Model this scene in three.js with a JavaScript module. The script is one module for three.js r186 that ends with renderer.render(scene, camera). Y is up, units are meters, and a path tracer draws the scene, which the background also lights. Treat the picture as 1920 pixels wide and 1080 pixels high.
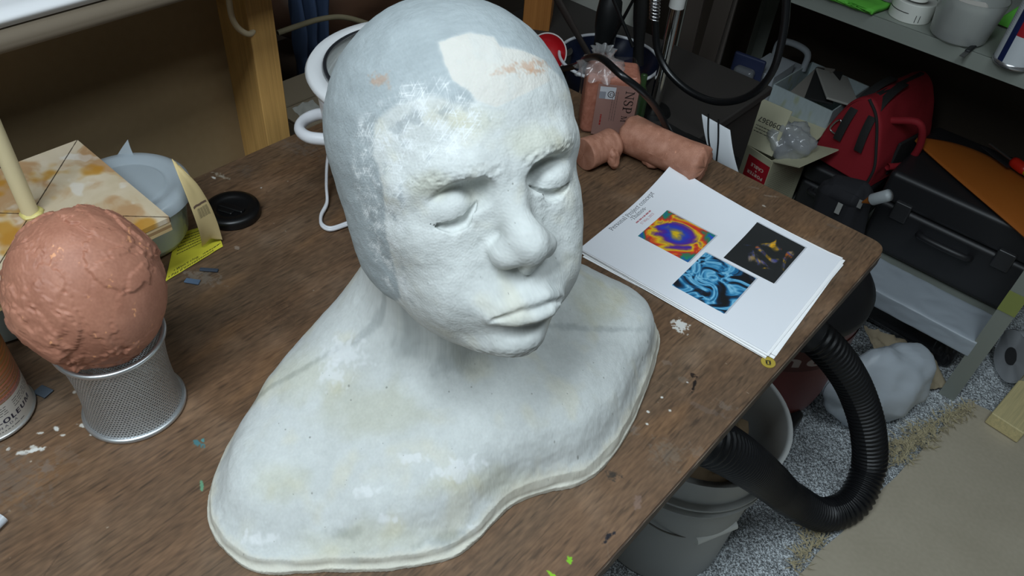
import * as THREE from 'three';
import { mergeGeometries, mergeVertices, toCreasedNormals } from 'three/addons/utils/BufferGeometryUtils.js';
import { RoundedBoxGeometry } from 'three/addons/geometries/RoundedBoxGeometry.js';
import { RectAreaLightUniformsLib } from 'three/addons/lights/RectAreaLightUniformsLib.js';
import { ImprovedNoise } from 'three/addons/math/ImprovedNoise.js';

// ------------------------------------------------------------------ camera, light, exposure
const W = 1920, H = 1080, FPX = 1481.49, TY = 0.74;          // TY: height of the table top above the floor
const scene = new THREE.Scene();
scene.background = new THREE.Color(0x000000);
const camera = new THREE.PerspectiveCamera(2 * Math.atan(H / 2 / FPX) * 180 / Math.PI, W / H, 0.02, 30);
const CAM = new THREE.Vector3(0.13775, 0.67102 + TY, 1.00659);
const RX = new THREE.Vector3(0.7411, 0.073, -0.6674), RY = new THREE.Vector3(-0.4983, 0.726, -0.474), RZ = new THREE.Vector3(0.4499, 0.6839, 0.5744);
camera.position.copy(CAM);
camera.quaternion.setFromRotationMatrix(new THREE.Matrix4().makeBasis(RX, RY, RZ));
camera.updateMatrixWorld(true);
const renderer = new THREE.WebGLRenderer({ antialias: true });
renderer.toneMapping = THREE.LinearToneMapping;
renderer.toneMappingExposure = 1.0;
renderer.shadowMap.enabled = true;
RectAreaLightUniformsLib.init();
// two fluorescent fittings on the ceiling: one above the near left of the table, one beyond its front edge
const LAMPS = [{ x: -0.04, y: TY + 1.42, z: 1.5, w: 0.30, l: 1.2, i: 18.5 }, { x: 0.40, y: TY + 1.42, z: 0.30, w: 0.30, l: 1.2, i: 5.6 }];
const COOL = new THREE.Color().setRGB(0.86, 0.98, 1.06);
for (const L of LAMPS) {
  const l = new THREE.RectAreaLight(COOL, L.i, L.w, L.l);
  l.position.set(L.x, L.y - 0.012, L.z);
  l.lookAt(L.x, 0, L.z);
  l.name = 'ceiling_lamp_light'; l.castShadow = true;
  scene.add(l);
}

// ------------------------------------------------------------------ helpers
const V = (x, y, z) => new THREE.Vector3(x, y, z);
const rayDir = (px, py) => V(0, 0, 0).addScaledVector(RX, (px - W / 2) / FPX).addScaledVector(RY, -(py - H / 2) / FPX).addScaledVector(RZ, -1);
// the point where the sight line through a photo pixel meets a plane the thing touches
const onY = (px, py, y) => { const d = rayDir(px, py); return CAM.clone().addScaledVector(d, (y - CAM.y) / d.y); };
const onX = (px, py, x) => { const d = rayDir(px, py); return CAM.clone().addScaledVector(d, (x - CAM.x) / d.x); };
const onZ = (px, py, z) => { const d = rayDir(px, py); return CAM.clone().addScaledVector(d, (z - CAM.z) / d.z); };
const onT = (px, py, h = 0) => onY(px, py, TY + h);
let seed = 12345;
const rnd = () => { seed = (seed * 1664525 + 1013904223) >>> 0; return seed / 4294967296; };
const rr = (a, b) => a + (b - a) * rnd();
const clamp = (x, a, b) => x < a ? a : x > b ? b : x;
const sstep = (a, b, x) => { const t = clamp((x - a) / (b - a), 0, 1); return t * t * (3 - 2 * t); };
const mix = (a, b, t) => a + (b - a) * t;
const PN = new ImprovedNoise();
const n3 = (x, y, z) => PN.noise(x, y, z);
const fbm = (x, y, z, o = 4, g = 0.5) => { let s = 0, a = 1, n = 0; for (let i = 0; i < o; i++) { s += a * PN.noise(x, y, z); n += a; a *= g; x = x * 2.03 + 7.1; y = y * 2.03 + 3.3; z = z * 2.03 + 1.7; } return s / n; };

const taken = {};
const numbered = n => { const k = taken[n] = (taken[n] ?? -1) + 1; return k ? `${n}_${String(k).padStart(3, '0')}` : n; };
function shade(o) { o.traverse(m => { if (m.isMesh) { m.castShadow = true; m.receiveShadow = true; } }); return o; }
function mesh(name, g, m, parent) { const o = new THREE.Mesh(g, m); o.name = parent && parent !== scene ? name : numbered(name); o.castShadow = o.receiveShadow = true; (parent || scene).add(o); return o; }
function tag(o, label, category, group, kind) { o.userData.label = label; o.userData.category = category; if (group) o.userData.group = group; if (kind) o.userData.kind = kind; return o; }
function thing(name, label, category, pos = [0, 0, 0], turn = 0, group) { const o = new THREE.Group(); o.name = numbered(name); scene.add(o); if (pos.isVector3) o.position.copy(pos); else o.position.set(...pos); o.rotation.y = turn; return tag(o, label, category, group); }
function struct(name, g, m) { const o = mesh(name, g, m); o.userData.kind = 'structure'; return o; }
const std = (color, roughness = 0.7, extra = {}) => new THREE.MeshStandardMaterial({ color, roughness, ...extra });
const phys = (color, roughness = 0.7, extra = {}) => new THREE.MeshPhysicalMaterial({ color, roughness, ...extra });
const lin = (r, g, b) => new THREE.Color().setRGB(r, g, b);
const box = (w, h, d, x = 0, y = 0, z = 0, r = 0) => { const g = r ? new RoundedBoxGeometry(w, h, d, 2, r) : new THREE.BoxGeometry(w, h, d); g.translate(x, y, z); return g; };
const tube = (pts, r, seg = 40, rs = 10, closed = false) => new THREE.TubeGeometry(new THREE.CatmullRomCurve3(pts, closed, 'centripetal'), seg, r, rs, closed);
const lathe = (pts, seg = 48) => new THREE.LatheGeometry(pts.map(p => new THREE.Vector2(p[0], p[1])), seg);
const merge = gs => mergeGeometries(gs.map(g => { const h = g.index ? g.toNonIndexed() : g; for (const k of Object.keys(h.attributes)) if (!['position', 'normal', 'uv'].includes(k)) h.deleteAttribute(k); return h; }));
// a textured canvas
function canvasTex(w, h, draw, srgb = true) { const c = document.createElement('canvas'); c.width = w; c.height = h; draw(c.getContext('2d'), w, h); const t = new THREE.CanvasTexture(c); if (srgb) t.colorSpace = THREE.SRGBColorSpace; return t; }
// lines of print too small to read: short grey dashes
function finePrint(c, x, y, w, h) { let t = x; while (t < x + w) { const l = 6 + rnd() * 22; c.fillRect(t, y - h, Math.min(l, x + w - t), h); t += l + 5; } }
// a computed texture: f(u, v) -> [r, g, b] in sRGB 0..1, v upwards
function dataTex(w, h, f, srgb = true, repeat = false) {
  const d = new Uint8Array(w * h * 4);
  for (let j = 0; j < h; j++) for (let i = 0; i < w; i++) { const c = f((i + 0.5) / w, (j + 0.5) / h), k = (j * w + i) * 4; d[k] = clamp(c[0], 0, 1) * 255; d[k + 1] = clamp(c[1], 0, 1) * 255; d[k + 2] = clamp(c[2], 0, 1) * 255; d[k + 3] = 255; }
  const t = new THREE.DataTexture(d, w, h, THREE.RGBAFormat); t.magFilter = THREE.LinearFilter; t.minFilter = THREE.LinearMipmapLinearFilter; t.generateMipmaps = true;
  if (srgb) t.colorSpace = THREE.SRGBColorSpace; if (repeat) t.wrapS = t.wrapT = THREE.RepeatWrapping; t.needsUpdate = true; return t;
}
// ------------------------------------------------------------------ the room: a basement workshop
const carpetTex = dataTex(512, 512, (u, v) => {   // speckled grey loop carpet, one tile = 0.25 m
  const k = n3(u * 128, v * 128, 1.5) + .7 * n3(u * 64 + 9, v * 64, 4.5), m = .12 * fbm(u * 8, v * 8, 2, 3);
  const g = .68 + m + (k > .28 ? .26 : k < -.3 ? -.26 : k * .35);
  return [g * .97, g, g * 1.02];
}, true, true);
const carpetBump = dataTex(256, 256, (u, v) => { const k = .5 + .5 * n3(u * 64, v * 64, 1.5); return [k, k, k]; }, false, true);
const planarXZ = (g, s) => { const p = g.attributes.position, u = g.attributes.uv; for (let i = 0; i < p.count; i++) u.setXY(i, p.getX(i) * s, p.getZ(i) * s); return g; };
struct('floor', planarXZ(box(4.6, .1, 4.4, .2, -.05, .4), 4), std(0xffffff, .95, { map: carpetTex, bumpMap: carpetBump, bumpScale: .003 }));
struct('ceiling', box(4.6, .1, 4.4, .2, TY + 1.53, .4), std(0xb8b8b2, .9));
struct('wall_back', box(4.6, 2.4, .1, .2, 1.1, -1.38), std(0x4a4036, .9));
struct('wall_left', box(.1, 2.4, 4.4, -1.95, 1.1, .4), std(0x5a4c40, .9));
struct('wall_right', box(.1, 2.4, 4.4, 2.45, 1.15, .4), std(0x9a9994, .9));
struct('wall_front', box(4.6, 2.4, .1, .2, 1.15, 2.55), std(0x9a9994, .9));
LAMPS.forEach((L, i) => { // the lamps on the ceiling (outside the photo, their light is not)
  const t = thing('fluorescent_lamp', ['long white fluorescent ceiling lamp above the near end of the brown table', 'long white fluorescent ceiling lamp beyond the front edge of the brown table'][i], 'lamp', [L.x, L.y, L.z], 0, 'ceiling lamps');
  mesh('housing', box(L.w + .03, .045, L.l + .05, 0, .035, 0, .006), std(0xe8e8e4, .5), t);
  mesh('diffuser', box(L.w, .012, L.l, 0, .008, 0), std(0xf4f6f4, .6, { emissive: COOL, emissiveIntensity: 1.5 }), t);
});
// ------------------------------------------------------------------ the table
const WT = .757, LT = 1.75;
{
  const t = thing('work_table', 'dark brown wood grain work table with worn paint-spotted top', 'table', [0, 0, 0]);
  // marks on the top: [px, py, rx, ry (mm), colour, strength, turn]
  const M = [], mark = (px, py, rx, ry, c, s = 1, turn = 0, k = .35) => { const p = onT(px, py); M.push({ x: p.x, z: p.z, rx: rx / 1000, ry: ry / 1000, c, s, ct: Math.cos(turn), st: Math.sin(turn), k, R: Math.max(rx, ry) / 1000 * 1.8 }); };
  const WH = [.86, .86, .84];
  mark(1276, 611, 9, 11, WH, .95, .4, .8); mark(1262, 603, 3, 5, WH, .8); 
  mark(373, 831, 6, 3, [.25, .5, .55], .8, .2, .8); mark(380, 826, 3, 2, [.3, .6, .62], .8); mark(378, 911, 7, 1.6, [.4, .66, .52], .8, -.5, .3); mark(1067, 1052, 3.5, 3, [.5, .78, .15], .95, 0, .8); mark(1036, 1079, 4, 3, [.55, .8, .15], .95, 0, .8);
  mark(1139, 1008, 2.2, 6.5, [.06, .06, .1], .95, .1, .5); mark(1151, 1000, 1, 2, [.08, .08, .12], .9); mark(1152, 892, 9, 5, [.13, .13, .13], .6, .5, .9); mark(1190, 806, 6, 6, [.5, .52, .55], .25, 0, .9);
  mark(1241, 745, 1.8, 1.8, WH, .95, 0, .1); mark(1256, 770, 1.8, 1.8, WH, .9, 0, .1); mark(1215, 772, 2.2, 1.8, WH, .9, 0, .1); mark(1213, 795, 1.8, 1.8, WH, .9, 0, .1); mark(1289, 717, 1.4, 1.4, WH, .9, 0, .1);
  mark(55, 846, 15, 2.6, WH, .9, 1.05, .5); mark(62, 842, 5, 4, WH, .8, .4, .7); mark(106, 803, 4, 2.4, WH, .9, 0, .3); mark(75, 812, 4, 1.4, WH, .8, .8, .4); mark(117, 816, 3, 1.5, WH, .8, .8, .4); mark(160, 799, 9, 2, WH, .85, .5, .5); mark(170, 815, 1.7, 1.5, WH, .95, 0, .1); mark(15, 842, 2, 2, WH, .9);
  mark(88, 876, 8, 6, [.5, .46, .44], .45, .5, .5); mark(125, 855, 16, 9, [.48, .42, .38], .25, .3, .8); mark(30, 900, 40, 24, [.44, .40, .37], .35, .2, 1); mark(140, 735, 2, 2, WH, .6);
  mark(1250, 850, 18, 15, [.5, .48, .45], .28, .2, 1); mark(1312, 850, 12, 8, [.5, .46, .43], .3, 0, 1); mark(1195, 942, 4, 9, [.55, .46, .43], .5, .4, .7); mark(1358, 760, 14, 5, [.5, .46, .43], .4, .3, .9); mark(1325, 768, 22, 4, [.45, .4, .38], .3, .3, .8); mark(1280, 712, 7, 5, [.5, .47, .44], .35, 0, .6); mark(1302, 720, 1.6, 10, [.08, .05, .04], .9, .35, .6); mark(1298, 703, 3, 3, [.08, .05, .04], .8, 0, .8); mark(1249, 680, 6, 4, [.55, .5, .47], .35, .4, .8);
  mark(1447, 368, 8, 2, [.6, .55, .5], .5, .6, .8); mark(1432, 386, 3, 2, WH, .6); mark(1415, 352, 7, 2, [.55, .5, .45], .4, .5, .8); mark(1565, 425, 14, 5, [.42, .37, .33], .4, .2, .9); mark(1335, 500, 20, 12, [.4, .36, .33], .25, 0, 1);
  mark(415, 330, 12, 4, [.7, .68, .62], .7, .3, .9); mark(400, 333, 4, 2, WH, .9, 0, .5); mark(460, 320, 18, 12, [.4, .36, .33], .3, 0, 1); mark(490, 352, 1.5, 1.5, WH, .8); mark(560, 275, 30, 14, [.45, .41, .38], .4, .2, 1); mark(380, 520, 26, 10, [.55, .53, .5], .45, .4, 1); mark(445, 465, 5, 3, WH, .3); mark(280, 705, 2, 2, WH, .5); mark(640, 300, 40, 24, [.42, .38, .35], .25, 0, 1);
  for (let i = 0; i < 190; i++) M.push({ x: -rr(0, WT), z: rr(0, 1.3), rx: rr(.0004, .0016), ry: rr(.0004, .0012), c: rnd() < .75 ? [.72, .68, .62] : [.1, .07, .06], s: rr(.3, .8), ct: 1, st: 0, k: .2, R: .003 });
  for (let i = 0; i < 26; i++) M.push({ x: -rr(0, WT), z: rr(0, 1.3), rx: rr(.008, .03), ry: rr(.006, .02), c: rnd() < .5 ? [.42, .38, .34] : [.2, .15, .12], s: rr(.1, .3), ct: 1, st: 0, k: 1, R: .05 });
  for (let i = 0; i < 50; i++) { const a = rr(-.9, .9) + (rnd() < .5 ? 1.57 : 0), l = rr(.01, .06); M.push({ x: -rr(0, WT), z: rr(0, 1.2), rx: l, ry: rr(.0003, .0007), c: rnd() < .7 ? [.5, .42, .35] : [.1, .07, .05], s: rr(.2, .5), ct: Math.cos(a), st: Math.sin(a), k: .25, R: l * 1.6 }); }
  const TW = 800, TH2 = 1480, L2 = 1.4, cell = .05, nx = Math.ceil(WT / cell), nz = Math.ceil(L2 / cell), grid = Array.from({ length: nx * nz }, () => []);
  for (const m of M) for (let j = Math.floor((m.z - m.R) / cell); j <= (m.z + m.R) / cell; j++) for (let i = Math.floor((m.x + WT - m.R) / cell); i <= (m.x + WT + m.R) / cell; i++) if (i >= 0 && j >= 0 && i < nx && j < nz) grid[j * nx + i].push(m);
  const top = dataTex(TW, TH2, (u, v) => {
    const x = u * WT, z = v * L2;   // walnut print: grain runs the length of the table
    const w = n3(x * 8, z * 2.2, 3) * .5, g1 = n3(x * 60 + w * 4, z * 4.5, 7), g2 = n3(x * 240 + w * 6, z * 20, 11), g3 = n3(x * 480, z * 85, 17), c = n3(x * 16 + w, z * 1.1, 21), p = fbm(x * 9, z * 9, 5, 3);
    let k = .34 + .022 * g1 + .045 * g2 + .06 * g3 + .025 * c + .045 * p;
    const pore = sstep(.28, .5, n3(x * 420, z * 34, 29)) * .07; k -= pore;
    const hue = n3(x * 20, z * 2, 33);
    let r = k * 1.22 + .03 * hue, g = k * .945 + .005 * hue, b = k * .71 - .01 * hue;
    const dust = sstep(.0, .5, fbm(x * 14 + 3, z * 14, 44, 4)) * .07; r += dust; g += dust * .97; b += dust * .95;
    const rub = sstep(.35, .6, n3(x * 26, z * 9, 61)) * .05; r += rub * .9; g += rub * .55; b += rub * .2;
    for (const m of grid[Math.min(nz - 1, z / cell | 0) * nx + Math.min(nx - 1, x / cell | 0)]) {
      const dx = x - WT - m.x, dz = z - m.z; if (Math.abs(dx) > m.R || Math.abs(dz) > m.R) continue;
      const e = Math.hypot((dx * m.ct - dz * m.st) / m.rx, (dx * m.st + dz * m.ct) / m.ry) + m.k * (n3(x * 160, z * 160, 71) * 1.2 + .8 * n3(x * 420, z * 420, 73));
      const q = m.s * sstep(1.05, .75 - .4 * (m.k >= .9 ? 1 : 0), e); if (q > 0) { r = mix(r, m.c[0], q); g = mix(g, m.c[1], q); b = mix(b, m.c[2], q); }
    }
    return [r, g, b];
  });
  const shp = new THREE.Shape(), R = .022; // rounded far corners; x along the width, y along the length
  shp.moveTo(-WT + R, 0); shp.lineTo(-R, 0); shp.quadraticCurveTo(0, 0, 0, R); shp.lineTo(0, LT); shp.lineTo(-WT, LT); shp.lineTo(-WT, R); shp.quadraticCurveTo(-WT, 0, -WT + R, 0);
  const g = new THREE.ExtrudeGeometry(shp, { depth: .018, bevelEnabled: true, bevelSize: .0015, bevelThickness: .0015, bevelSegments: 2, curveSegments: 8 });
  g.rotateX(Math.PI / 2); g.translate(0, TY - .0015, 0);   // the shape's y becomes z
  const P = g.attributes.position, U = g.attributes.uv; for (let i = 0; i < P.count; i++) U.setXY(i, (P.getX(i) + WT) / WT, P.getZ(i) / L2);
  mesh('table_top', g, std(0xffffff, .5, { map: top }), t);
  // the edge strip: the print is worn through to the pale core
  const eg = dataTex(1024, 32, (u, v) => { const w = sstep(.1, .45, fbm(u * 60, v * 3, 2, 3) + (v > .8 ? .3 : -.1)); return [mix(.26, .62, w), mix(.2, .55, w), mix(.16, .47, w)]; });
  const strip = (x0, z0, x1, z1) => { const L = Math.hypot(x1 - x0, z1 - z0), b = box(L, .017, .0016); b.rotateY(-Math.atan2(z1 - z0, x1 - x0)); b.translate((x0 + x1) / 2, TY - .0105, (z0 + z1) / 2); return b; };
  const em = std(0xffffff, .55, { map: eg });
  mesh('edge_strip', strip(.0022, R, .0022, LT), em, t); mesh('edge_strip', strip(-WT + R, -.0022, -R, -.0022), em, t); mesh('edge_strip', strip(-WT - .0022, R, -WT - .0022, LT), em, t);
  const dk = std(0x2b2420, .6), mt = std(0x3a3836, .4, { metalness: .7 });
  mesh('apron', merge([box(.02, .06, LT - .2, -.05, TY - .052, .1 + (LT - .2) / 2), box(.02, .06, LT - .2, -WT + .05, TY - .052, .1 + (LT - .2) / 2), box(WT - .08, .06, .02, -WT / 2, TY - .052, .11)]), dk, t);
  for (const [x, z] of [[-.14, .62], [-WT + .09, .62], [-.14, 1.6], [-WT + .09, 1.6]]) mesh('leg', new THREE.CylinderGeometry(.013, .013, TY - .03, 12).translate(x, (TY - .03) / 2, z), mt, t);
}
// ------------------------------------------------------------------ the plaster bust: one continuous field, meshed with surface nets
const smin = (a, b, k) => { const h = k - Math.abs(a - b); return h <= 0 ? (a < b ? a : b) : (a < b ? a : b) - h * h / (4 * k); };
const smax = (a, b, k) => -smin(-a, -b, k);
const sph = (x, y, z, a, b, c, r) => Math.sqrt((x - a) * (x - a) + (y - b) * (y - b) + (z - c) * (z - c)) - r;
const ell = (x, y, z, a, b, c, p, q, r) => { x -= a; y -= b; z -= c; const k0 = Math.sqrt(x * x / (p * p) + y * y / (q * q) + z * z / (r * r)); if (k0 < 1e-6) return -Math.min(p, q, r); const k1 = Math.sqrt(x * x / (p * p * p * p) + y * y / (q * q * q * q) + z * z / (r * r * r * r)); return k0 * (k0 - 1) / k1; };
const cap = (x, y, z, ax, ay, az, ra, bx, by, bz, rb) => { const dx = bx - ax, dy = by - ay, dz = bz - az; let t = ((x - ax) * dx + (y - ay) * dy + (z - az) * dz) / (dx * dx + dy * dy + dz * dz); t = t < 0 ? 0 : t > 1 ? 1 : t; x -= ax + dx * t; y -= ay + dy * t; z -= az + dz * t; return Math.sqrt(x * x + y * y + z * z) - (ra + (rb - ra) * t); };
const chain = (x, y, z, p) => { let d = 1e9; for (let i = 0; i + 1 < p.length; i++) { const a = p[i], b = p[i + 1], e = cap(x, y, z, a[0], a[1], a[2], a[3], b[0], b[1], b[2], b[3]); if (e < d) d = e; } return d; };

const HS = 1.12, HO = V(-0.23999, 0.27978, 0.61385);           // head scale and centre (above the table)
const HM = new THREE.Matrix4().makeBasis(V(0.385455, -0.051932, -0.921264), V(-0.433135, 0.871399, -0.230344), V(0.814751, 0.487819, 0.313392));
const HMe = HM.elements;
const BF = V(0.933, 0, 0.359).normalize(), BL = V(BF.z, 0, -BF.x); // forward and left of the shoulders
const HP = [0, 0, 0];
const toHead = (x, y, z) => { x -= HO.x; y -= HO.y; z -= HO.z; const k = 1000 / HS; HP[0] = (x * HMe[0] + y * HMe[1] + z * HMe[2]) * k; HP[1] = (x * HMe[4] + y * HMe[5] + z * HMe[6]) * k; HP[2] = (x * HMe[8] + y * HMe[9] + z * HMe[10]) * k; return HP; };

// head, millimetres: x to its left, y up, z forward; eye level y = 0
const BROW = [[9, 17, 88.5, 7], [23, 21, 90, 7.5], [42, 23.5, 82, 7.5], [60, 17, 62, 7]];
const CAV = [[19, -3, 81, .8], [24, -7.5, 84.6, 2.2], [31, -12, 85.2, 4], [39, -13.2, 84.6, 4], [47, -10, 80.9, 2.5], [53, -5.5, 74.5, .7]];
const BAG = [[20, -15, 77, 3], [36, -21, 79, 4], [52, -15, 70, 3]];
const ALAR = [[24, -28, 88, 0.4], [26, -38, 89, 1.6], [22, -48, 91, 1]];
const UPLIP = [[0, -72.5, 103.5, 4.2], [9, -72, 103, 4.4], [18, -75.5, 98.5, 3.6], [26, -79.5, 90, 2]];
const LOLIP = [[0, -83.5, 102.5, 6], [11, -82.5, 101.5, 5.6], [20, -81.5, 96.5, 4], [26, -80.5, 89.5, 2]];
const MOUTH = [[0, -77.6, 108.5, 1.2], [8, -76, 108, 1.5], [18, -78, 103.5, 1.7], [26, -80.5, 96, 1.9], [33, -85.5, 90, 1.0]];
function headD(x, y, z) {
  // the cast is not symmetric: its left brow, eye and mouth corner sit higher, its nose and mouth a little to the left
  const fy = sstep(-70, -20, y) * sstep(75, 35, y), fz = sstep(20, 70, z);
  y -= x * (.05 + .06 * fy) * fz * sstep(90, 40, y) * sstep(-115, -85, y);
  x -= 4 * fz * sstep(-10, -45, y) * sstep(-112, -85, y);
  const a = Math.abs(x);
  let d = ell(a, y, z, 0, 37, -4, 90, 95, 101);
  d = smin(d, ell(a, y, z, 0, -14, 28, 72, 82, 62), 24);
  d = smin(d, ell(a, y, z, 0, -64, 30, 63, 53, 56), 20);
  d = smin(d, ell(a, y, z, 58, -28, -12, 23, 50, 40), 20);
  if (z > -40) {
    d = smin(d, cap(a, y, z, 50, -60, 4, 15, 18, -100, 62, 13), 16);
    d = smin(d, ell(a, y, z, 0, -102.5, 73, 23, 16, 22), 10);
  }
  d = smin(d, ell(a, y, z, 43, -24, 52, 24, 24, 28), 18);
  d = smin(d, ell(a, y, z, 39, -58, 55, 20, 30, 25), 18);
  if (z > 30 && y < 50) {
    d = smin(d, ell(a, y, z, 0, -73, 69, 38, 26, 33), 12);
    d = smin(d, chain(a, y, z, BROW), 18);
    d = smax(d, -ell(a, y, z, 34, 3.5, 99, 24, 12.5, 24), 3.5);                    // sockets
    d = smin(d, ell(a, y, z, 37, -2, 69.5, 19.5, 14.5, 19.5), 3);                // lids over the eyeballs
    d = smin(d, chain(a, y, z, BAG), 6);
    d = smax(d, -chain(a, y, z, CAV), 2);
    d = smax(d, -ell(a, y, z, 21, 7, 92, 7.5, 7, 11), 4);
    d = smin(d, cap(a, y, z, 0, 10, 84, 8, 0, -28, 102.5, 11.5), 10);             // nose
    d = smin(d, sph(a, y, z, 0, -34.5, 106.5, 13.8), 9);
    d = smin(d, ell(a, y, z, 14, -39, 97, 9, 9, 12), 9);
    d = smax(d, -chain(a, y, z, ALAR), 4);
    d = smin(d, cap(a, y, z, 0, -43.5, 110, 4, 0, -50, 100, 5), 5);
    d = smax(d, -cap(a, y, z, 8, -49, 107, 2.6, 10, -47.5, 98, 3.2), 2);
    d = smin(d, chain(a, y, z, UPLIP), 8);
    d = smin(d, chain(a, y, z, LOLIP), 4);
    d = smax(d, -cap(a, y, z, 0, -56, 110, 2.5, 0, -67, 112, 3), 5);         // philtrum
    d = smax(d, -ell(a, y, z, 0, -94, 103.5, 27, 5, 12), 5);
    d = smax(d, -chain(a, y, z, MOUTH), 1.6);
  }
  return d;
}
// base outline in (left, forward), metres
const OUTL = [[-.262, .043], [-.262, .069], [-.252, .096], [-.237, .118], [-.181, .143], [-.138, .162], [-.113, .170], [-.074, .178], [-.05, .172], [-.023, .16], [.005, .15], [.033, .152], [.069, .159], [.093, .154], [.129, .137], [.169, .109], [.206, .077], [.239, .047], [.259, .020], [.262, -.02], [.235, -.07], [.16, -.105], [.08, -.118], [0, -.12], [-.07, -.112], [-.14, -.085], [-.20, -.045], [-.245, .005]];
const OUTC = new THREE.CatmullRomCurve3(OUTL.map(p => V(p[0], 0, p[1])), true, 'centripetal').getSpacedPoints(140).slice(0, 140).map(p => [p.x, p.z]);
const OG = { x0: -.32, z0: -.22, h: .004, nx: 161, nz: 121 };
const OD = new Float32Array(OG.nx * OG.nz);
{ // signed distance to the outline, on a grid
  for (let j = 0; j < OG.nz; j++) for (let i = 0; i < OG.nx; i++) {
    const x = OG.x0 + i * OG.h, z = OG.z0 + j * OG.h; let d = 1e9, s = 1;
    for (let k = 0, m = OUTC.length - 1; k < OUTC.length; m = k++) {
      const [ax, az] = OUTC[m], [bx, bz] = OUTC[k], ex = bx - ax, ez = bz - az, wx = x - ax, wz = z - az;
      const t = clamp((wx * ex + wz * ez) / (ex * ex + ez * ez), 0, 1);
      d = Math.min(d, Math.hypot(wx - ex * t, wz - ez * t));
      if ((az > z) !== (bz > z) && x < ex * (z - az) / ez + ax) s = -s;
    }
    OD[j * OG.nx + i] = s * d;
  }
}
const outD = (x, z) => { const u = clamp((x - OG.x0) / OG.h, 0, OG.nx - 1.001), v = clamp((z - OG.z0) / OG.h, 0, OG.nz - 1.001), i = u | 0, j = v | 0, f = u - i, g = v - j, k = j * OG.nx + i; return mix(mix(OD[k], OD[k + 1], f), mix(OD[k + OG.nx], OD[k + OG.nx + 1], f), g); };
// shoulders, metres: a to the left, y up, b forward
function torsoD(a, y, b) {
  const s = Math.abs(a), q = sstep(.04, .2, -a), a0 = y, b0 = b;
  y += .014 * q; b -= .018 * q;                                  // its right shoulder hangs a little lower
  let d = cap(s, y, b, .05, .05, -.03, .07, .185, .012, -.012, .062);
  d = smin(d, ell(s, y, b, 0, .0, .035, .205, .10, .125), .05);
  d = smin(d, cap(s, y, b, .03, .125, -.04, .045, .15, .048, -.035, .042), .04);
  d = smin(d, sph(s, y, b, .2, .012, .035, .056), .04);
  d = smin(d, cap(s, y, b, .07, .0, .09, .06, .12, .0, .075, .06), .04);
  y = a0; b = b0;
  const o = outD(a, b) + .0025 * n3(a * 22, y * 20, b * 22) + .0012 * n3(a * 60, y * 50, b * 60);
  d = smax(d, o + .007, .03);
  // skirt and flange
  const sk = Math.max(o + .008 + .5 * Math.max(0, y - .012), y - .012);
  d = smin(d, sk, .03);
  const fl = Math.max(outD(a, b) + .001 * n3(a * 50, b * 50, 3), y - .006 - .0035 * n3(a * 30, b * 30, 0));
  d = smin(d, fl, .006);
  return d;
}
function bustD(a, y, b) {   // metres, shoulder frame centred under the head
  const x = HO.x + BL.x * a + BF.x * b, z = HO.z + BL.z * a + BF.z * b;
  let d = 1;
  if (y < .26) d = torsoD(a, y, b);
  if (y > .06) {
    d = smin(d, cap(a, y, b, 0, .10, -.03, .074, 0, .23, .0, .070), .035);
    const p = toHead(x, y, z);
    const h = headD(p[0], p[1], p[2]) * HS / 1000;
    d = smin(d, h, .012);
  }
  if (d < .008 && d > -.008) {   // trowelled and sanded surface, rougher at the brows, the lids and the under side of the chin
    d += .0006 * n3(a * 45, y * 45, b * 45) + .00035 * n3(a * 130, y * 130, b * 130);
    const p = HP;
    if (y > .15 && p[2] > 45) {
      const ax = Math.abs(p[0]);
      const br = sstep(7, 3, Math.abs(p[1] - .09 * p[0] - 17 - ax * .05)) * sstep(4, 9, ax) * sstep(66, 52, ax);
      const ey = sstep(8, 4, Math.abs(p[1] - .1 * p[0] + 15)) * sstep(18, 24, ax) * sstep(52, 46, ax);
      const ch = sstep(-104, -112, p[1]) * .8;
      const m = Math.max(br, ey, ch);
      if (m > 0) d += m * (.0010 * n3(a * 190, y * 300, b * 190) + .0004 * n3(a * 450, y * 500, b * 450)) * (m === ey ? .5 : 1);
    }
  }
  return Math.max(d, -y);
}
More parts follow.
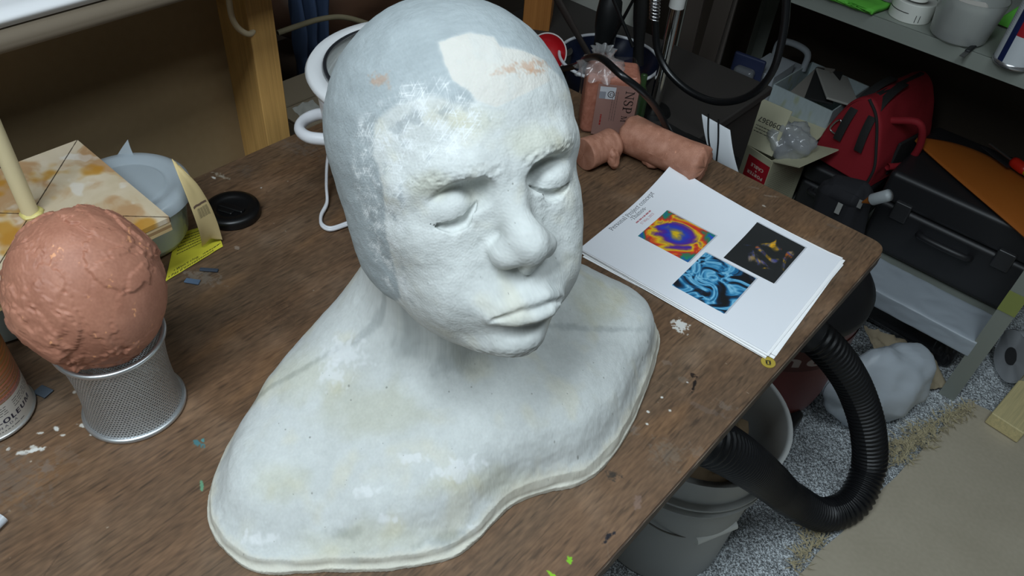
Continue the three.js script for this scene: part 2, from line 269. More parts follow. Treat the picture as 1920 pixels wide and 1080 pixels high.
function surfaceNets(f, lo, hi, h) {
  const B = 8, N = [0, 1, 2].map(i => Math.ceil((hi[i] - lo[i]) / h / B) * B), NX = N[0] + 1, NY = N[1] + 1;
  const key = (i, j, k) => (k * NY + j) * NX + i, val = new Float32Array(NX * NY * (N[2] + 1)).fill(NaN);
  const vid = new Int32Array(NX * NY * (N[2] + 1)).fill(-1), pos = [], idx = [];
  const get = (i, j, k) => { const q = key(i, j, k); let v = val[q]; if (v !== v) { v = f(lo[0] + i * h, lo[1] + j * h, lo[2] + k * h); val[q] = v; } return v; };
  const cells = [], v = new Float32Array(8);
  const rad = B * h * 0.87 * 1.5;
  for (let k = 0; k < N[2]; k += B) for (let j = 0; j < N[1]; j += B) for (let i = 0; i < N[0]; i += B) {
    if (Math.abs(f(lo[0] + (i + B / 2) * h, lo[1] + (j + B / 2) * h, lo[2] + (k + B / 2) * h)) > rad) continue;
    for (let c = k; c < k + B; c++) for (let b = j; b < j + B; b++) for (let a = i; a < i + B; a++) {
      let m = 0; v[0] = get(a, b, c); v[1] = get(a + 1, b, c); v[2] = get(a, b + 1, c); v[3] = get(a + 1, b + 1, c); v[4] = get(a, b, c + 1); v[5] = get(a + 1, b, c + 1); v[6] = get(a, b + 1, c + 1); v[7] = get(a + 1, b + 1, c + 1);
       for (let q = 0; q < 8; q++) if (v[q] < 0) m |= 1 << q;
      if (m === 0 || m === 255) continue;
      let sx = 0, sy = 0, sz = 0, n = 0;
      for (const [p, q] of EDGES) if (((m >> p) & 1) !== ((m >> q) & 1)) { const t = v[p] / (v[p] - v[q]); sx += mix(p & 1, q & 1, t); sy += mix((p >> 1) & 1, (q >> 1) & 1, t); sz += mix(p >> 2, q >> 2, t); n++; }
      vid[key(a, b, c)] = pos.length / 3; pos.push(lo[0] + (a + sx / n) * h, lo[1] + (b + sy / n) * h, lo[2] + (c + sz / n) * h); cells.push(a, b, c);
    }
  }
  for (let q = 0; q < cells.length; q += 3) {
    const a = cells[q], b = cells[q + 1], c = cells[q + 2], v0 = get(a, b, c) < 0;
    const quad = (p, r, s, t, flip) => { p = vid[p]; r = vid[r]; s = vid[s]; t = vid[t]; if (!(p >= 0 && r >= 0 && s >= 0 && t >= 0)) return; if (!flip) idx.push(p, r, s, p, s, t); else idx.push(p, s, r, p, t, s); };
    if (v0 !== get(a + 1, b, c) < 0) quad(key(a, b, c), key(a, b - 1, c), key(a, b - 1, c - 1), key(a, b, c - 1), !v0);
    if (v0 !== get(a, b + 1, c) < 0) quad(key(a, b, c), key(a, b, c - 1), key(a - 1, b, c - 1), key(a - 1, b, c), !v0);
    if (v0 !== get(a, b, c + 1) < 0) quad(key(a, b, c), key(a - 1, b, c), key(a - 1, b - 1, c), key(a, b - 1, c), !v0);
  }
  return { pos, idx };
}
const EDGES = [[0, 1], [2, 3], [4, 5], [6, 7], [0, 2], [1, 3], [4, 6], [5, 7], [0, 4], [1, 5], [2, 6], [3, 7]];
const BUSTCELL = 0.0018;
function fieldGeometry(f, lo, hi, h) {
  const { pos, idx } = surfaceNets(f, lo, hi, h);
  const nor = new Float32Array(pos.length), e = h * 0.5;
  for (let i = 0; i < pos.length; i += 3) {
    const x = pos[i], y = pos[i + 1], z = pos[i + 2];
    let gx = f(x + e, y, z) - f(x - e, y, z), gy = f(x, y + e, z) - f(x, y - e, z), gz = f(x, y, z + e) - f(x, y, z - e);
    const l = Math.hypot(gx, gy, gz) || 1; nor[i] = gx / l; nor[i + 1] = gy / l; nor[i + 2] = gz / l;
  }
  const g = new THREE.BufferGeometry();
  g.setAttribute('position', new THREE.BufferAttribute(new Float32Array(pos), 3));
  g.setAttribute('normal', new THREE.BufferAttribute(nor, 3));
  g.setIndex(idx);
  return g;
}
const bustGeo = fieldGeometry((a, y, b) => bustD(a, y, b), [-.29, -.012, -.18], [.29, .47, .24], BUSTCELL);
// every surface point of the head is mapped by its direction from the middle of the head (equal-angle map, centred on the brow side)
const BU = V(0, .55, .835).normalize(), BS = V(1, 0, 0), BT = V(0, .835, -.55).normalize();
const TH = .72 * Math.PI;
const dirUV = d => { const l = d.length(), c = clamp(d.dot(BU) / l, -1, 1), th = Math.min(1, Math.acos(c) / TH), x = d.dot(BS), y = d.dot(BT), r = Math.hypot(x, y) || 1; return [.5 + .5 * th * x / r, .5 + .5 * th * y / r]; };
const toBust = p => { const q = p.clone().sub(V(HO.x, TY, HO.z)); return V(q.dot(BL), q.y, q.dot(BF)); };
function bustHit(px, py) { // where the sight line through a photo pixel meets the cast
  const d = rayDir(px, py).normalize(); let t = .2;
  for (let i = 0; i < 160; i++) { const q = toBust(CAM.clone().addScaledVector(d, t)), e = q.y > .5 ? .02 : bustD(q.x, q.y, q.z); if (e < .0004) return q; t += Math.max(e * .8, .0006); if (t > 1.4) break; }
  return null;
}
// the head has a chart of its own (u 0..1), the shoulders are mapped from above (u 1..2)
const isTorso = (a, y, b) => { if (y > .2) return false; const p = toHead(HO.x + BL.x * a + BF.x * b, y, HO.z + BL.z * a + BF.z * b); return headD(p[0], p[1], p[2]) * HS / 1000 > .006; };
const torsoUV = (a, b) => [1 + (a + .29) / .58, (b + .29) / .58];
const hitUV = (px, py) => { const q = bustHit(px, py); if (!q) return null; return isTorso(q.x, q.y, q.z) ? torsoUV(q.x, q.z) : dirUV(q.sub(V(0, HO.y, 0))); };
const polyD = (poly, x, y) => { let d = 1e9, s = 1; for (let k = 0, m = poly.length - 1; k < poly.length; m = k++) { const a = poly[m], b = poly[k], ex = b[0] - a[0], ey = b[1] - a[1], wx = x - a[0], wy = y - a[1], t = clamp((wx * ex + wy * ey) / (ex * ex + ey * ey + 1e-12), 0, 1); d = Math.min(d, Math.hypot(wx - ex * t, wy - ey * t)); if ((a[1] > y) !== (b[1] > y) && x < ex * (y - a[1]) / ey + a[0]) s = -s; } return s * d; };
{
  const P = g => g.map(p => hitUV(p[0], p[1])).filter(p => p && p[0] < 1);
  // the smooth grey scalp: its edge against the face, then round the back of the head
  const edge = P([[1036, 128], [1000, 108], [985, 97], [937, 88], [925, 70], [880, 62], [824, 80], [834, 115], [850, 150], [884, 172], [893, 192], [850, 196], [812, 176], [770, 190], [735, 205], [705, 225], [700, 290], [718, 350], [722, 420], [738, 500], [752, 560], [745, 580]]);
  const last = edge[edge.length - 1];
  const sc = q => [.5 + (q[0] - .5) / .72, .5 + (q[1] - .5) / .72];
  const grey = [...edge, [last[0] - .05, last[1] - .09], ...[[.1, .2], [-.1, .5], [0, 1.1], [1, 1.1], [1.1, .5], [.93, .35], [.72, .5], [.66, .56]].map(sc)];
  const cream = P([[824, 80], [880, 62], [925, 70], [937, 88], [985, 97], [1020, 112], [1032, 150], [990, 172], [930, 200], [895, 188], [884, 172], [850, 150], [834, 115]]);
  const chalk = P([[720, 190], [780, 140], [850, 150], [880, 175], [900, 200], [940, 215], [900, 250], [860, 300], [800, 310], [765, 350], [750, 440], [762, 520], [775, 575], [748, 580], [722, 535], [690, 460], [668, 370], [660, 290], [668, 225]]);
  const spot = (px, py, rx, ry) => { const c = hitUV(px, py), a = hitUV(px + rx, py) || hitUV(px - rx, py), b = hitUV(px, py + ry) || hitUV(px, py - ry); if (!c || !a || !b) return null; return { c, a: [a[0] - c[0], a[1] - c[1]], b: [b[0] - c[0], b[1] - c[1]] }; };
  const inSpot = (s, u, v) => { const x = u - s.c[0], y = v - s.c[1], D = s.a[0] * s.b[1] - s.a[1] * s.b[0], p = (x * s.b[1] - y * s.b[0]) / D, q = (s.a[0] * y - s.a[1] * x) / D; return Math.hypot(p, q); };
  const rust = [spot(988, 124, 44, 13), spot(712, 150, 22, 16), spot(1008, 132, 18, 8)].filter(Boolean);
  const warm = [[890, 228, 60, 30], [1010, 262, 60, 40], [800, 350, 50, 30], [700, 770, 120, 60], [560, 700, 90, 60], [900, 900, 120, 40], [1120, 560, 60, 60], [690, 1010, 160, 40], [520, 900, 60, 50]].map(q => spot(...q)).filter(Boolean);
  const white = [[640, 660, 60, 36], [620, 700, 34, 30], [690, 920, 40, 14], [730, 975, 34, 14], [480, 1010, 50, 20], [860, 880, 60, 30], [770, 860, 40, 12], [900, 990, 40, 14]].map(q => spot(...q)).filter(Boolean);
  const dirt = [[720, 560, 40, 40], [770, 640, 50, 36], [860, 680, 60, 24], [1080, 900, 50, 14], [640, 1000, 40, 16], [830, 1010, 60, 14]].map(q => spot(...q)).filter(Boolean);
  const pits = [];
  for (const [x, y] of [[654, 723], [658, 750], [725, 726], [842, 734], [884, 725], [922, 738], [997, 738], [1064, 738], [1206, 668], [1205, 672], [1132, 708], [585, 925], [581, 820], [535, 805], [1084, 858], [962, 345], [953, 358], [1040, 828], [1170, 690], [1215, 640]]) { const u = hitUV(x, y); if (u) pits.push([u[0], u[1], .0009 + .0008 * rnd()]); }
  for (let i = 0; i < 90; i++) { const u = hitUV(rr(400, 1220), rr(300, 1060)); if (u) pits.push([u[0], u[1], .0003 + .0006 * rnd()]); }
  const N = 1024, pitG = new Float32Array(2 * N * N);
  for (const [u, v, r] of pits) for (let j = Math.floor((v - r * 2) * N); j <= (v + r * 2) * N; j++) for (let i = Math.floor((u - r * 2) * N); i <= (u + r * 2) * N; i++) if (i >= 0 && j >= 0 && i < 2 * N && j < N) pitG[j * 2 * N + i] = Math.max(pitG[j * 2 * N + i], sstep(1.3, .5, Math.hypot((i + .5) / N - u, (j + .5) / N - v) / r));
  const pitAt = (u, v) => pitG[Math.min(N - 1, v * N | 0) * 2 * N + Math.min(2 * N - 1, u * N | 0)];
  const box2 = q => { const b = [1, 1, 0, 0]; for (const p of q) { b[0] = Math.min(b[0], p[0]); b[1] = Math.min(b[1], p[1]); b[2] = Math.max(b[2], p[0]); b[3] = Math.max(b[3], p[1]); } return b; };
  const cb = box2(chalk), near = (b, u, v, m) => u > b[0] - m && v > b[1] - m && u < b[2] + m && v < b[3] + m, kb = box2(cream);
  const tex = dataTex(2 * N, N, (u, v) => {
    u *= 2;
    const w1 = fbm(u * 26, v * 26, 1, 3), w2 = fbm(u * 90, v * 90, 5, 2), f1 = n3(u * 260, v * 260, 2), lo = fbm(u * 11, v * 11, 9, 2);
    const wu = u + .004 * w1 + .0015 * w2, wv = v + .004 * fbm(u * 26, v * 26, 31, 3) + .0015 * n3(u * 90, v * 90, 41);
    let r = .80, g = .815, b = .805;                                  // bare plaster
    const t = .04 * w1 + .025 * w2 + .018 * f1 + .035 * lo; r += t; g += t; b += t;
    const y1 = sstep(.05, .4, fbm(u * 14, v * 14, 77, 3)); r += .012 * y1; g -= .002 * y1; b -= .035 * y1;
    for (const s of warm) { const q = 1 - sstep(.3, 1.2, inSpot(s, wu, wv) + .5 * w1); if (q > 0) { r -= .012 * q; g -= .02 * q; b -= .055 * q; } }
    for (const s of dirt) { const q = (1 - sstep(.2, 1.2, inSpot(s, wu, wv) + .7 * w1 + .4 * w2)) * .7; if (q > 0) { r -= .13 * q; g -= .125 * q; b -= .12 * q; } }
    for (const s of white) { const q = (1 - sstep(.3, .95, inSpot(s, u + .006 * w2, v + .006 * w1) + 1.1 * w2 + .6 * w1)) * .7; if (q > 0) { r = mix(r, .9, q); g = mix(g, .91, q); b = mix(b, .91, q); } }
    if (u > 1) { const q = sstep(-.011, -.003, outD((u - 1) * .58 - .29, v * .58 - .29) + .004 * w1 + .002 * w2) * .7; r = mix(r, .84, q); g = mix(g, .82, q); b = mix(b, .75, q); }  // rim of fresh, creamier plaster
    const G = u > 1 ? 0 : sstep(.004, -.006, polyD(grey, wu, wv));
    if (G > 0) {
      const st = n3(u * 60 + w1 * 2, v * 210, 3) * .02 + n3(u * 24, v * 24, 12) * .035 + n3(u * 160, v * 160, 19) * .012;
      r = mix(r, .655 + st, G); g = mix(g, .69 + st, G); b = mix(b, .70 + st, G);
    }
    if (near(kb, u, v, .02)) { const K = sstep(.0025, -.001, polyD(cream, u + .001 * w2, v + .001 * f1)) * (1 - .35 * sstep(.0, .3, w1)); r = mix(r, .83 + .01 * w2, K); g = mix(g, .82 + .01 * w2, K); b = mix(b, .79 + .01 * w2, K); }
    if (near(cb, u, v, .02)) {
      const c = sstep(.012, -.012, polyD(chalk, wu, wv));
      if (c > 0) {
        const p = u * .8 + v * .6, q = -u * .6 + v * .8;
        const s3 = fbm(u * 34, v * 34, 15, 3), e = u * .35 + v * .94, f = u * .94 - v * .35;
        const s1 = sstep(.12, .5, n3(p * 46 + 2 * w1, q * 560, 4)), s2 = sstep(.16, .5, n3(f * 40, e * 520 + 2 * w1, 6)), s4 = sstep(.15, .5, n3(u * 480 + 3 * w1, v * 36, 26));
        const k = c * clamp(sstep(-.05, .4, s3 + .12 * w2) * .55 + (s1 + .8 * s2 + .8 * s4) * sstep(-.35, .2, s3) * .8, 0, 1);
        r = mix(r, .89, k); g = mix(g, .905, k); b = mix(b, .905, k);
        const dk = c * sstep(.05, .45, fbm(u * 40, v * 40, 55, 3) - .3 * s1) * .6; r = mix(r, .60, dk); g = mix(g, .63, dk); b = mix(b, .64, dk);
      }
    }
    for (const s of rust) { const q = (1 - sstep(.1, 1.1, inSpot(s, u, v) + 1.2 * w2 + .5 * f1)) * .5; if (q > 0) { r = mix(r, .74, q); g = mix(g, .56, q); b = mix(b, .44, q); } }
    const pk = pitAt(u, v) * .55; r = mix(r, .42, pk); g = mix(g, .42, pk); b = mix(b, .40, pk);
    return [r, g, b];
  });
  const rough = dataTex(2048, 1024, (u, v) => { u *= 2; const q = .5 + .25 * fbm(u * 60, v * 60, 3, 3) + .2 * n3(u * 300, v * 300, 8) - pitAt(u, v) * .4; return [q, q, q]; }, false);
  { // give the two charts their own vertices along the seam under the jaw
    const pos = bustGeo.attributes.position, nor = bustGeo.attributes.normal, src = bustGeo.index.array, tor = new Uint8Array(pos.count);
    for (let i = 0; i < pos.count; i++) tor[i] = isTorso(pos.getX(i), pos.getY(i), pos.getZ(i)) ? 1 : 0;
    const P2 = [], N2 = [], U2 = [], I2 = [], map = [new Int32Array(pos.count).fill(-1), new Int32Array(pos.count).fill(-1)], d = V(0, 0, 0);
    for (let t = 0; t < src.length; t += 3) {
      const c = tor[src[t]] + tor[src[t + 1]] + tor[src[t + 2]] > 1 ? 1 : 0;
      for (let k = 0; k < 3; k++) {
        const i = src[t + k];
        if (map[c][i] < 0) {
          map[c][i] = P2.length / 3; const x = pos.getX(i), y = pos.getY(i), z = pos.getZ(i);
          P2.push(x, y, z); N2.push(nor.getX(i), nor.getY(i), nor.getZ(i));
          const q = c ? torsoUV(x, z) : dirUV(d.set(x, y - HO.y, z)); U2.push(q[0] / 2, q[1]);
        }
        I2.push(map[c][i]);
      }
    }
    bustGeo.setAttribute('position', new THREE.Float32BufferAttribute(P2, 3)); bustGeo.setAttribute('normal', new THREE.Float32BufferAttribute(N2, 3)); bustGeo.setAttribute('uv', new THREE.Float32BufferAttribute(U2, 2)); bustGeo.setIndex(I2);
  }
  const bust = mesh('plaster_bust', bustGeo, std(0xffffff, .82, { map: tex, bumpMap: rough, bumpScale: .0008 }));
  bust.position.set(HO.x, TY, HO.z);
  bust.quaternion.setFromRotationMatrix(new THREE.Matrix4().makeBasis(BL, V(0, 1, 0), BF));
  tag(bust, 'grey white plaster cast of a bald head and shoulders with closed eyes', 'bust');
}
// ------------------------------------------------------------------ things on the table
// --- paper stack: page top-left, top-right, bottom-right, bottom-left lie at these photo pixels
{
  const paper = std(0xffffff, .75), W1 = .228, L1 = .270;
  const bl = onT(1440, 664, .005), tl = onT(1087, 467, .005), down = bl.clone().sub(tl).setY(0).normalize(), right = V(down.z, 0, -down.x);
  const pageTex = canvasTex(912, 1080, (c, w, h) => {   // 4 px = 1 mm
    c.fillStyle = '#f1f3f8'; c.fillRect(0, 0, w, h);
    const at = (px, py) => { const q = onT(px, py, .006).sub(tl); return [q.dot(right) * 4000, q.dot(down) * 4000]; };
    c.fillStyle = '#3c3c44'; c.textAlign = 'center'; c.textBaseline = 'middle';
    const mid = (a, b) => { const p = at(...a), q = at(...b); return [(p[0] + q[0]) / 2, (p[1] + q[1]) / 2]; };
    let m = mid([1145, 428], [1222, 370]); c.font = '37px serif'; c.fillText('Personal Project concept', m[0], m[1]);
    m = mid([1183, 410], [1208, 392]); c.font = '37px serif'; c.fillText('-Thanos-', m[0], m[1] + 2);
    c.fillStyle = '#c07880'; m = mid([1190, 419], [1222, 395]); c.font = '21px serif'; finePrint(c, m[0] - 76, m[1] + 5, 150, 9); c.fillText('17 May, 2013', m[0], m[1] + 24);
    // three colour prints, kept as loose colour studies
    const pic = (pts, draw) => { const q = pts.map(p => at(...p)); const x0 = (q[0][0] + q[3][0]) / 2, x1 = (q[1][0] + q[2][0]) / 2, y0 = (q[0][1] + q[1][1]) / 2, y1 = (q[2][1] + q[3][1]) / 2; const X = Math.round(x0), Y = Math.round(y0), PW = Math.round(x1 - x0), PH = Math.round(y1 - y0); c.fillStyle = '#c9ccd2'; c.fillRect(X + 5, Y + 5, PW + 3, PH + 3);
      const s = 3; for (let j = 0; j < PH; j += s) for (let i = 0; i < PW; i += s) { const k = draw(i / PW, j / PH); c.fillStyle = `rgb(${k.map(v => Math.round(clamp(v, 0, 1) * 255)).join(',')})`; c.fillRect(X + i, Y + j, Math.min(s, PW - i), Math.min(s, PH - j)); } };
    const lerp3 = (a, b, t) => [mix(a[0], b[0], t), mix(a[1], b[1], t), mix(a[2], b[2], t)];
    const ramp = (st, t) => { t = clamp(t, 0, .9999) * (st.length - 1); const i = t | 0; return lerp3(st[i], st[i + 1], t - i); };
    const swirl = (u, v, z) => fbm(u * 3 + 1.5 * n3(u * 2, v * 2, z), v * 3 + 1.5 * n3(u * 2 + 5, v * 2, z), z, 4);
    pic([[1197, 441], [1250, 397], [1343, 441], [1288, 494]], (u, v) => { const d = Math.hypot(u - .5, v - .45) + .5 * swirl(u, v, 2); return ramp([[.9, .75, .1], [.15, .25, .75], [.35, .15, .6], [.95, .8, .1], [.85, .2, .15], [.1, .55, .4], [.15, .3, .8]], d * 1.25); });
    pic([[1356, 482], [1419, 421], [1510, 465], [1449, 533]], (u, v) => { const d = swirl(u, v, 9) - 2.2 * Math.max(0, Math.abs(u - .5) - .22) - 1.2 * Math.max(0, Math.abs(v - .55) - .3); const t = sstep(-.02, .22, d); const col = ramp([[.75, .55, .1], [.95, .7, .1], [.25, .3, .6], [.7, .35, .1]], .5 + swirl(u * 1.4, v, 30) * 1.4); return lerp3([.12, .13, .13], col, t); });
    pic([[1258, 538], [1323, 471], [1414, 523], [1362, 587]], (u, v) => { const d = .5 + swirl(u * 1.3, v * 1.1, 17) * 1.6; return ramp([[.03, .04, .06], [.05, .12, .2], [.1, .45, .65], [.55, .8, .92], [.15, .5, .7], [.04, .1, .16]], d); });
  });
  const top = std(0xffffff, .7, { map: pageTex });
  const offs = [[-.002, .006, .03], [-.004, .003, -.012], [.003, .007, .024], [-.003, .004, -.02], [.004, .002, .014], [-.002, .004, -.008], [0, 0, 0]];
  offs.forEach(([du, dv, rot], k) => {
    const isTop = k === offs.length - 1, NU = 24, NV = 28, pos = [], uv = [], idx = [], TH = .00035, y0 = .0006 + k * .0009;
    for (let s = 0; s < 2; s++) for (let j = 0; j <= NV; j++) for (let i = 0; i <= NU; i++) {
      const u = i / NU, v = j / NV;
      // the far top corner curls up; bottom corners are a little dog-eared
      let lift = .022 * Math.pow(Math.max(0, u - .45 - .5 * v) / .55, 2) * (.5 + .5 * (k + 1) / 7) + .002 * Math.max(0, v - .93) / .07 * u * (k / 7) + .0006 * n3(u * 3, v * 3, k);
      lift = Math.max(lift, 0);
      pos.push((u - .5) * W1, y0 + lift + (s ? 0 : TH), (v - .5) * L1); uv.push(u, 1 - v);
    }
    const st = (NU + 1) * (NV + 1), id = (s, i, j) => s * st + j * (NU + 1) + i;
    for (let j = 0; j < NV; j++) for (let i = 0; i < NU; i++) { idx.push(id(0, i, j), id(0, i, j + 1), id(0, i + 1, j), id(0, i + 1, j), id(0, i, j + 1), id(0, i + 1, j + 1)); idx.push(id(1, i, j), id(1, i + 1, j), id(1, i, j + 1), id(1, i + 1, j), id(1, i + 1, j + 1), id(1, i, j + 1)); }
    for (let i = 0; i < NU; i++) { idx.push(id(0, i, 0), id(0, i + 1, 0), id(1, i, 0), id(0, i + 1, 0), id(1, i + 1, 0), id(1, i, 0)); idx.push(id(0, i, NV), id(1, i, NV), id(0, i + 1, NV), id(0, i + 1, NV), id(1, i, NV), id(1, i + 1, NV)); }
    for (let j = 0; j < NV; j++) { idx.push(id(0, 0, j), id(1, 0, j), id(0, 0, j + 1), id(0, 0, j + 1), id(1, 0, j), id(1, 0, j + 1)); idx.push(id(0, NU, j), id(0, NU, j + 1), id(1, NU, j), id(0, NU, j + 1), id(1, NU, j + 1), id(1, NU, j)); }
    const g = new THREE.BufferGeometry(); g.setAttribute('position', new THREE.Float32BufferAttribute(pos, 3)); g.setAttribute('uv', new THREE.Float32BufferAttribute(uv, 2)); g.setIndex(idx); g.computeVertexNormals();
    const o = mesh('paper_sheet', g, isTop ? top : paper);
    const c = tl.clone().addScaledVector(right, W1 / 2 + du).addScaledVector(down, L1 / 2 + dv);
    o.position.set(c.x, TY, c.z); o.quaternion.setFromRotationMatrix(new THREE.Matrix4().makeBasis(right, V(0, 1, 0), down)); o.rotateY(rot);
    if (isTop) tag(o, 'white printed page with three colour pictures on top of the paper stack', 'paper');
    else tag(o, 'plain white sheet in the stack under the printed page', 'paper', 'sheets under the printed page');
  });
}
// --- clay
const clayTex = (r, g, b, s) => dataTex(512, 512, (u, v) => { const a = fbm(u * 10, v * 10, s, 4) * .13 + n3(u * 90, v * 90, s) * .03, k = sstep(.3, .6, fbm(u * 24, v * 24, s + 9, 3)) * .16; return [r + a + k, g + a + k * .8, b + a + k * .6]; });
const rolledClay = clayTex(.70, .49, .40, 3), clayMat = std(0xffffff, .62, { map: rolledClay });
function lump(g, amp, fr, s) { g = mergeVertices(g.deleteAttribute('normal') && g, 1e-5); g.computeVertexNormals(); const p = g.attributes.position, n = g.attributes.normal; for (let i = 0; i < p.count; i++) { const x = p.getX(i), y = p.getY(i), z = p.getZ(i), d = amp * fbm(x * fr + s, y * fr, z * fr, 3); p.setXYZ(i, x + n.getX(i) * d, y + n.getY(i) * d, z + n.getZ(i) * d); } g.computeVertexNormals(); return g; }
function clayRoll(name, label, a, b, r, amp, ragged, cut) { // a roll of clay lying on the table between two points
  const L = a.distanceTo(b), pts = cut ? [[.0005, 0], [r * .5, 0], [r * .94, 0], [r, .0015], [r, .004]] : [[.0005, 0], [r * .55, .0], [r * .88, .002], [r, .007]];
  for (let i = 1; i < 24; i++) pts.push([r * (1 - .07 * Math.sin(i / 24 * 3.1)), .007 + (L - .014) * i / 24]);
  pts.push([r, L - .007], [r * .88, L - .002], [r * .55, L], [.0005, L]);
  const g = lathe(pts, 56), p = g.attributes.position;
  for (let i = 0; i < p.count; i++) { const x = p.getX(i), y = p.getY(i), z = p.getZ(i), q = Math.atan2(z, x), t = y / L; let k = 1 + amp * fbm(x * 60, y * 60, z * 60, 3) + amp * .6 * n3(q * 1.2, y * 18, 2); let dy = 0; if (ragged && t > .93) { dy = .007 * fbm(x * 90, z * 90, 4, 3); k += .16 * n3(x * 150, y * 90, z * 150); } if (t < .07 && !cut) dy += .004 * fbm(x * 70, z * 70, 9, 3); p.setXYZ(i, x * k, y + dy, z * k); }
  g.computeVertexNormals();
  const o = mesh(name, g, clayMat); o.position.copy(a); o.quaternion.setFromUnitVectors(V(0, 1, 0), b.clone().sub(a).normalize());
  tag(o, label, 'clay'); return o;
}
{
  const r = .0305, a = onT(1172, 248, r), b = onT(1320, 314, r); clayRoll('clay_roll', 'long pinkish brown roll of modelling clay with a ragged end behind the papers', a, b, r, .05, true);
  const r2 = .0245, a2 = onT(1094, 290, r2), b2 = onT(1152, 268, r2); clayRoll('clay_stub', 'short cut stub of clay roll beside the wrapped block', a2, b2, r2, .03, false, true);
  const g = lump(new THREE.SphereGeometry(1, 40, 30).scale(.010, .019, .018), .007, 60, 4); const c = onT(1150, 292, .018); const o = mesh('clay_lump', g, clayMat); o.position.set(c.x, TY + .0185, c.z); o.rotation.set(.3, .6, .2); tag(o, 'small torn lump of clay between the stub and the long roll', 'clay');
  const g2 = lump(new THREE.SphereGeometry(1, 32, 24).scale(.014, .010, .012), .006, 70, 8), c2 = onT(1222, 302, .009), o2 = mesh('clay_lump', g2, clayMat); o2.position.set(c2.x, TY + .0095, c2.z); tag(o2, 'flat scrap of clay against the long roll by the lifted page corner', 'clay');
}
{ // wrapped clay block, standing upright
  const cw = .081, cd = .060, ch = .101, front = V(.62, 0, .785).normalize();
  const base = onT(1133, 258).addScaledVector(front, -cd / 2 - .004);
  const t = thing('wrapped_clay_block', 'upright block of reddish clay in clear plastic wrap with black lettering', 'clay block', [base.x, TY, base.z], Math.atan2(front.x, front.z));
  const bg = lump(new RoundedBoxGeometry(cw, ch, cd, 6, .008).translate(0, ch / 2 + .001, 0), .003, 40, 2);
  mesh('clay', bg, std(0xffffff, .6, { map: clayTex(.66, .42, .34, 12) }), t);
  const lab = canvasTex(384, 512, (c, w, h) => { c.clearRect(0, 0, w, h); c.fillStyle = '#96736a'; c.fillRect(0, 0, w, h); c.fillStyle = '#c8ccd2'; c.fillRect(20, 20, 150, 120); c.fillStyle = '#8a8f98'; c.fillRect(20, 70, 60, 70); c.strokeStyle = '#222'; c.lineWidth = 7; c.beginPath(); c.arc(130, 92, 30, 0, 7); c.stroke(); c.font = 'bold 44px serif'; c.fillStyle = '#222'; c.fillText('C', 114, 108); c.save(); c.translate(262, 40); c.rotate(Math.PI / 2); c.fillStyle = '#151515'; c.font = '120px serif'; c.fillText('NSP', 0, 0); c.font = '74px serif'; c.fillText('M', 252, 0); c.restore(); c.fillStyle = '#6a5450'; c.save(); c.translate(190, 60); c.rotate(Math.PI / 2); for (let i = 0; i < 3; i++) finePrint(c, 0, i * 22, 300, 7); c.restore(); c.fillStyle = '#9a2a28'; c.font = '34px serif'; c.save(); c.translate(60, 300); c.rotate(Math.PI / 2); finePrint(c, 0, 0, 110, 14); c.restore(); });
  mesh('printed_label', box(.062, ch * .86, .0008, .009, ch * .47, cd / 2 + .0022), std(0xffffff, .35, { map: lab }), t);
  // thin film with a twisted top
  const film = phys(0xffffff, .12, { transmission: 1, thickness: 0, ior: 1.35 });
  const fg = new RoundedBoxGeometry(cw + .009, ch + .006, cd + .010, 14, .012).translate(0, ch / 2 + .004, 0), fp = fg.attributes.position;
  for (let i = 0; i < fp.count; i++) { const x = fp.getX(i), y = fp.getY(i), z = fp.getZ(i), q = .0018 * fbm(x * 90, y * 55, z * 90, 3), tp = sstep(ch * .9, ch, y); fp.setXYZ(i, x * (1 + q * 10) - tp * .006, y + tp * .008 * n3(x * 60, 3, z * 60), z + q); }
  fg.computeVertexNormals(); mesh('plastic_wrap', fg, film, t);
  const kn = lathe([[.036, ch * .93], [.030, ch + .007], [.019, ch + .013], [.011, ch + .018], [.013, ch + .024], [.017, ch + .031]], 48), kp = kn.attributes.position;
  for (let i = 0; i < kp.count; i++) { const x = kp.getX(i), y = kp.getY(i), z = kp.getZ(i), a = Math.atan2(z, x), k = 1 + .22 * Math.sin(a * 9 + y * 160) + .25 * n3(a * 2, y * 90, 3); kp.setXYZ(i, x * k - .020, y, z * k); }
  kn.computeVertexNormals(); mesh('twisted_top', kn, phys(0xffffff, .18, { transmission: .85, thickness: 0, side: THREE.DoubleSide }), t);
}
